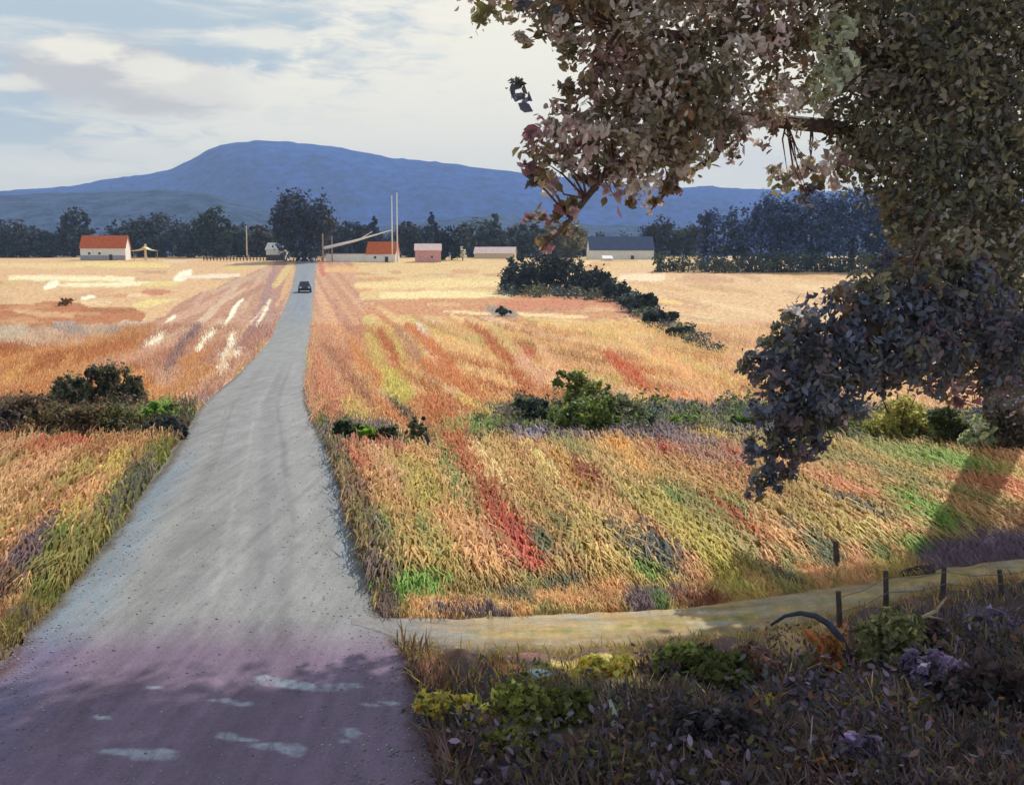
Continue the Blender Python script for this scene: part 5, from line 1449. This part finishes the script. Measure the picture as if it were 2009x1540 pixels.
def stalk(label, pts, y, r0, matn, name='dead_stalk', cat='stalk', group=None, leaves=None):
    """a bent stalk through photo points at one depth, standing on the bank"""
    p0 = ray(*pts[0], y); zg = float(hz_(y))
    root = empty(name, (p0[0], y, zg), label, cat, group)
    P = [ray(*p, y + .05 * k) - np.array([p0[0], y, zg]) for k, p in enumerate(pts)]
    P[0][2] = min(P[0][2], -0.03)
    mb = MB(); k = len(P)
    mb.tube(P, [r0 * (1 - .75 * i / (k - 1)) for i in range(k)], 7, wob=.1)
    mb.build('stem', matn, root, True)
    if leaves:
        for (lx, ly, ln, wd, ang, colm) in leaves:
            c_ = ray(lx, ly, y - .02) - np.array([p0[0], y, zg])
            a_ = R(ang); d_ = np.array([math.cos(a_), .1, math.sin(a_)]); n_ = np.array([-math.sin(a_), 0, math.cos(a_)])
            mb = MB()
            mb.poly([c_ - d_ * ln / 2, c_ - d_ * ln * .15 - n_ * wd / 2 + np.array([0, .02, 0]), c_ + d_ * ln / 2, c_ + np.array([0, -.015, 0])])
            mb.poly([c_ - d_ * ln / 2, c_ + np.array([0, -.015, 0]), c_ + d_ * ln / 2, c_ - d_ * ln * .15 + n_ * wd / 2 + np.array([0, .02, 0])])
            mb.build('leaf', colm, root)
    return root


M['bramble'] = mat_plain('bramble stem', (52, 54, 70), 0.8, 0.3, 12, 0.3)
M['dry_yellow'] = mat_plain('dry yellow stalk', (222, 200, 112), 0.8, 0.2, 14, 0.3)
M['dry_tan'] = mat_plain('dry tan stalk', (190, 150, 108), 0.8, 0.2, 14, 0.3)
M['grey_stalk'] = mat_plain('grey stalk', (150, 154, 148), 0.8, 0.2, 14, 0.3)
M['rust_leaf'] = mat_plain('rusty leaf', (206, 122, 62), 0.7, 0.2, 10, 0.2)
M['ochre_leaf'] = mat_plain('ochre leaf', (188, 140, 56), 0.7, 0.2, 10, 0.2)
M['pink_flower'] = mat_plain('pink petal', (226, 140, 140), 0.7, 0.15, 10, 0.1)
M['yellow_flower'] = mat_plain('yellow petal', (238, 206, 70), 0.7, 0.15, 10, 0.1)
yb = float(at(1640, 1310)[1])
stalk('dark arching bramble stem with two rusty leaves beside the fence', [(1668, 1318), (1662, 1284), (1648, 1252), (1626, 1224), (1600, 1208), (1570, 1202), (1540, 1208), (1512, 1226)], yb, .055, M['bramble'], 'bramble', 'bramble', None,
      [(1604, 1262, .52, .10, -48, M['rust_leaf']), (1640, 1290, .46, .12, -58, M['ochre_leaf'])])
for (lb, pts, r_, mt) in [
    ('tan upright stalk in the dark bank under the olive bush', [(1712, 1400), (1710, 1350), (1712, 1316)], .018, 'dry_tan'),
    ('thin tan stalk beside the trunk of the olive bush', [(1722, 1310), (1718, 1270), (1712, 1232)], .012, 'dry_tan'),
    ('broad grey stalk bent over right of the green weeds', [(1190, 1476), (1204, 1440), (1206, 1404), (1196, 1372)], .055, 'grey_stalk'),
    ('short pale stalk in the dark bottom right corner', [(1858, 1506), (1862, 1474), (1864, 1444)], .03, 'grey_stalk'),
    ('slim grey stalk leaning in the blackish brambles', [(1362, 1470), (1380, 1436), (1394, 1404)], .018, 'grey_stalk'),
    ('long grey stalk at the bottom centre of the bank', [(1588, 1530), (1590, 1470), (1594, 1404)], .014, 'grey_stalk')]:
    stalk(lb, pts, float(at(*pts[0])[1]), r_, M[mt], group='dead stalks on the bank')


def flower(label, px, py, base, matn):
    y = float(at(px, base)[1]); p = ray(px, py, y); zg = float(hz_(y))
    root = empty('flower', (p[0], y, zg), label, 'flower', 'small flowers on the bank')
    h = p[2] - zg
    mb = MB(); mb.tube([(0, 0, -.03), (.02, 0, h * .6), (0, 0, h)], [.008, .007, .005], 5); mb.build('stem', M['dry_tan'], root)
    for k in range(6):
        a = 6.283 * k / 6 + random.random() * .4
        e = np.array([math.cos(a), -.35, math.sin(a)]); q = np.array([-math.sin(a), 0, math.cos(a)])
        c_ = np.array([0, -.01, h])
        mb = MB(); mb.poly([c_, c_ + e * .045 - q * .026, c_ + e * .085, c_ + e * .045 + q * .026]); mb.build('petal', matn, root)


flower('pink flower low among the blackish brambles', 1474, 1466, 1500, M['pink_flower'])
flower('pink flower in the dark bank below the olive bush', 1768, 1470, 1506, M['pink_flower'])
flower('yellow flower right of the rusty orange-leaved weed', 1664, 1388, 1424, M['yellow_flower'])
flower('yellow flower below the dusky pink-brown weed', 1506, 1370, 1408, M['yellow_flower'])
flower('yellow flower beside the lilac grey weed', 1790, 1388, 1424, M['yellow_flower'])

# pale stone in the dry grass
x, y, z = [float(v) for v in at(1055, 1336)]
mb = MB(); n_ = 10
for k, (zz, rr) in enumerate(((-.02, 1.0), (.05, .95), (.09, .6))):
    mb.v += [(rr * .15 * math.cos(6.283 * q / n_) * (1 + .15 * math.sin(q * 2.3 + k)), rr * .10 * math.sin(6.283 * q / n_) * (1 + .15 * math.cos(q * 1.7)), zz) for q in range(n_)]
for k in range(2):
    mb.f += [(k * n_ + q, k * n_ + (q + 1) % n_, (k + 1) * n_ + (q + 1) % n_, (k + 1) * n_ + q) for q in range(n_)]
mb.f.append(tuple(2 * n_ + q for q in range(n_)))
o = mb.build('stone', M['stone'], None, True); o.location = (x, y, z + .02)
tag(o, 'pale blue stone in the dry grass beside the track', 'stone')

# wire fence along the lower side of the track
posts = [(1648, 1242, 1160), (1738, 1206, 1120), (1850, 1180, 1112), (1966, 1172, 1118), (2036, 1160, 1100)]
b0 = [float(v) for v in at(*posts[0][:2])]
root = empty('wire_fence', b0, 'leaning wooden post and wire fence between the pale track and dark bank', 'fence')
tops = []
for (px, ba, to) in posts:
    x, y, z = [float(v) for v in at(px, ba)]
    h = ray(px, to, y)[2] - z
    o_ = np.array([x, y, z]) - np.array(b0)
    lean = random.uniform(-.06, .06)
    mb = MB(); mb.tube([o_ + (0, 0, -.1), o_ + (lean * .4, 0, h * .5), o_ + (lean, 0, h)], [.036, .034, .03], 8, wob=.12); mb.build('post', M['dark_wood'], root)
    tops.append((o_, lean, h))
for f in (.55, .9):
    mb = MB()
    for (o0, l0, h0), (o1, l1, h1) in zip(tops, tops[1:]):
        a_ = o0 + np.array([l0 * f, -.06, h0 * f]); b_ = o1 + np.array([l1 * f, -.06, h1 * f])
        mb.tube([a_, (a_ + b_) / 2 + np.array([0, 0, -.04]), b_], [.005, .005, .005], 5)
    mb.build('wire', M['wire'], root)
# second, broken fence on the field side of the track
posts = [(1644, 1116, 1062), (1690, 1112, 1084)]
x, y, z = [float(v) for v in at(1644, 1116)]
root = empty('fence_post', (x, y, z), 'lone dark fence post at the field edge above the track', 'post')
mb = MB(); mb.tube([(0, 0, -.1), (-.03, 0, .2), (-.05, 0, ray(1644, 1062, y)[2] - z)], [.05, .045, .035], 8, wob=.12); mb.build('shaft', M['dark_wood'], root)
# leaning stake in the middle field
x, y, z = [float(v) for v in at(852, 896)]
root = empty('leaning_stake', (x, y, z), 'dark leaning stake beside the orange patch in the middle field', 'stake')
mb = MB(); mb.tube([(0, 0, -.1), (-.10, 0, .25), (-.2, 0, .55)], [.06, .05, .04], 7, wob=.1); mb.build('shaft', M['bramble'], root)
# fallen log and dead branch by the fence
x, y, z = [float(v) for v in at(1800, 1128)]
root = empty('fallen_log', (x, y, z), 'short dark fallen log lying at the far side of track', 'log')
mb = MB(); mb.tube([(-.26, -.1, .03), (0, 0, .05), (.24, .08, .06)], [.06, .08, .06], 10, wob=.1); mb.build('bark', M['dark_bark'], root, True)
yb = float(at(1780, 1262)[1]); p0 = ray(1770, 1262, yb); zg = float(hz_(yb))
root = empty('dead_branch', (p0[0], yb, zg), 'dead branch with twigs leaning up from the brambles by the fence', 'branch')
P = [np.array([0, 0, -.05]), ray(1800, 1216, yb) - np.array([p0[0], yb, zg]), ray(1836, 1198, yb) - np.array([p0[0], yb, zg]), ray(1858, 1170, yb) - np.array([p0[0], yb, zg])]
mb = MB(); mb.tube(P, [.035, .03, .022, .008], 7, wob=.1); mb.build('stem', M['pale_wood'], root, True)
for q0, q1 in (((1800, 1216), (1770, 1190)), ((1836, 1198), (1832, 1168)), ((1815, 1208), (1850, 1214))):
    mb = MB(); mb.tube([ray(*q0, yb) - np.array([p0[0], yb, zg]), ray(*q1, yb - .1) - np.array([p0[0], yb, zg])], [.016, .005], 6); mb.build('twig', M['pale_wood'], root)
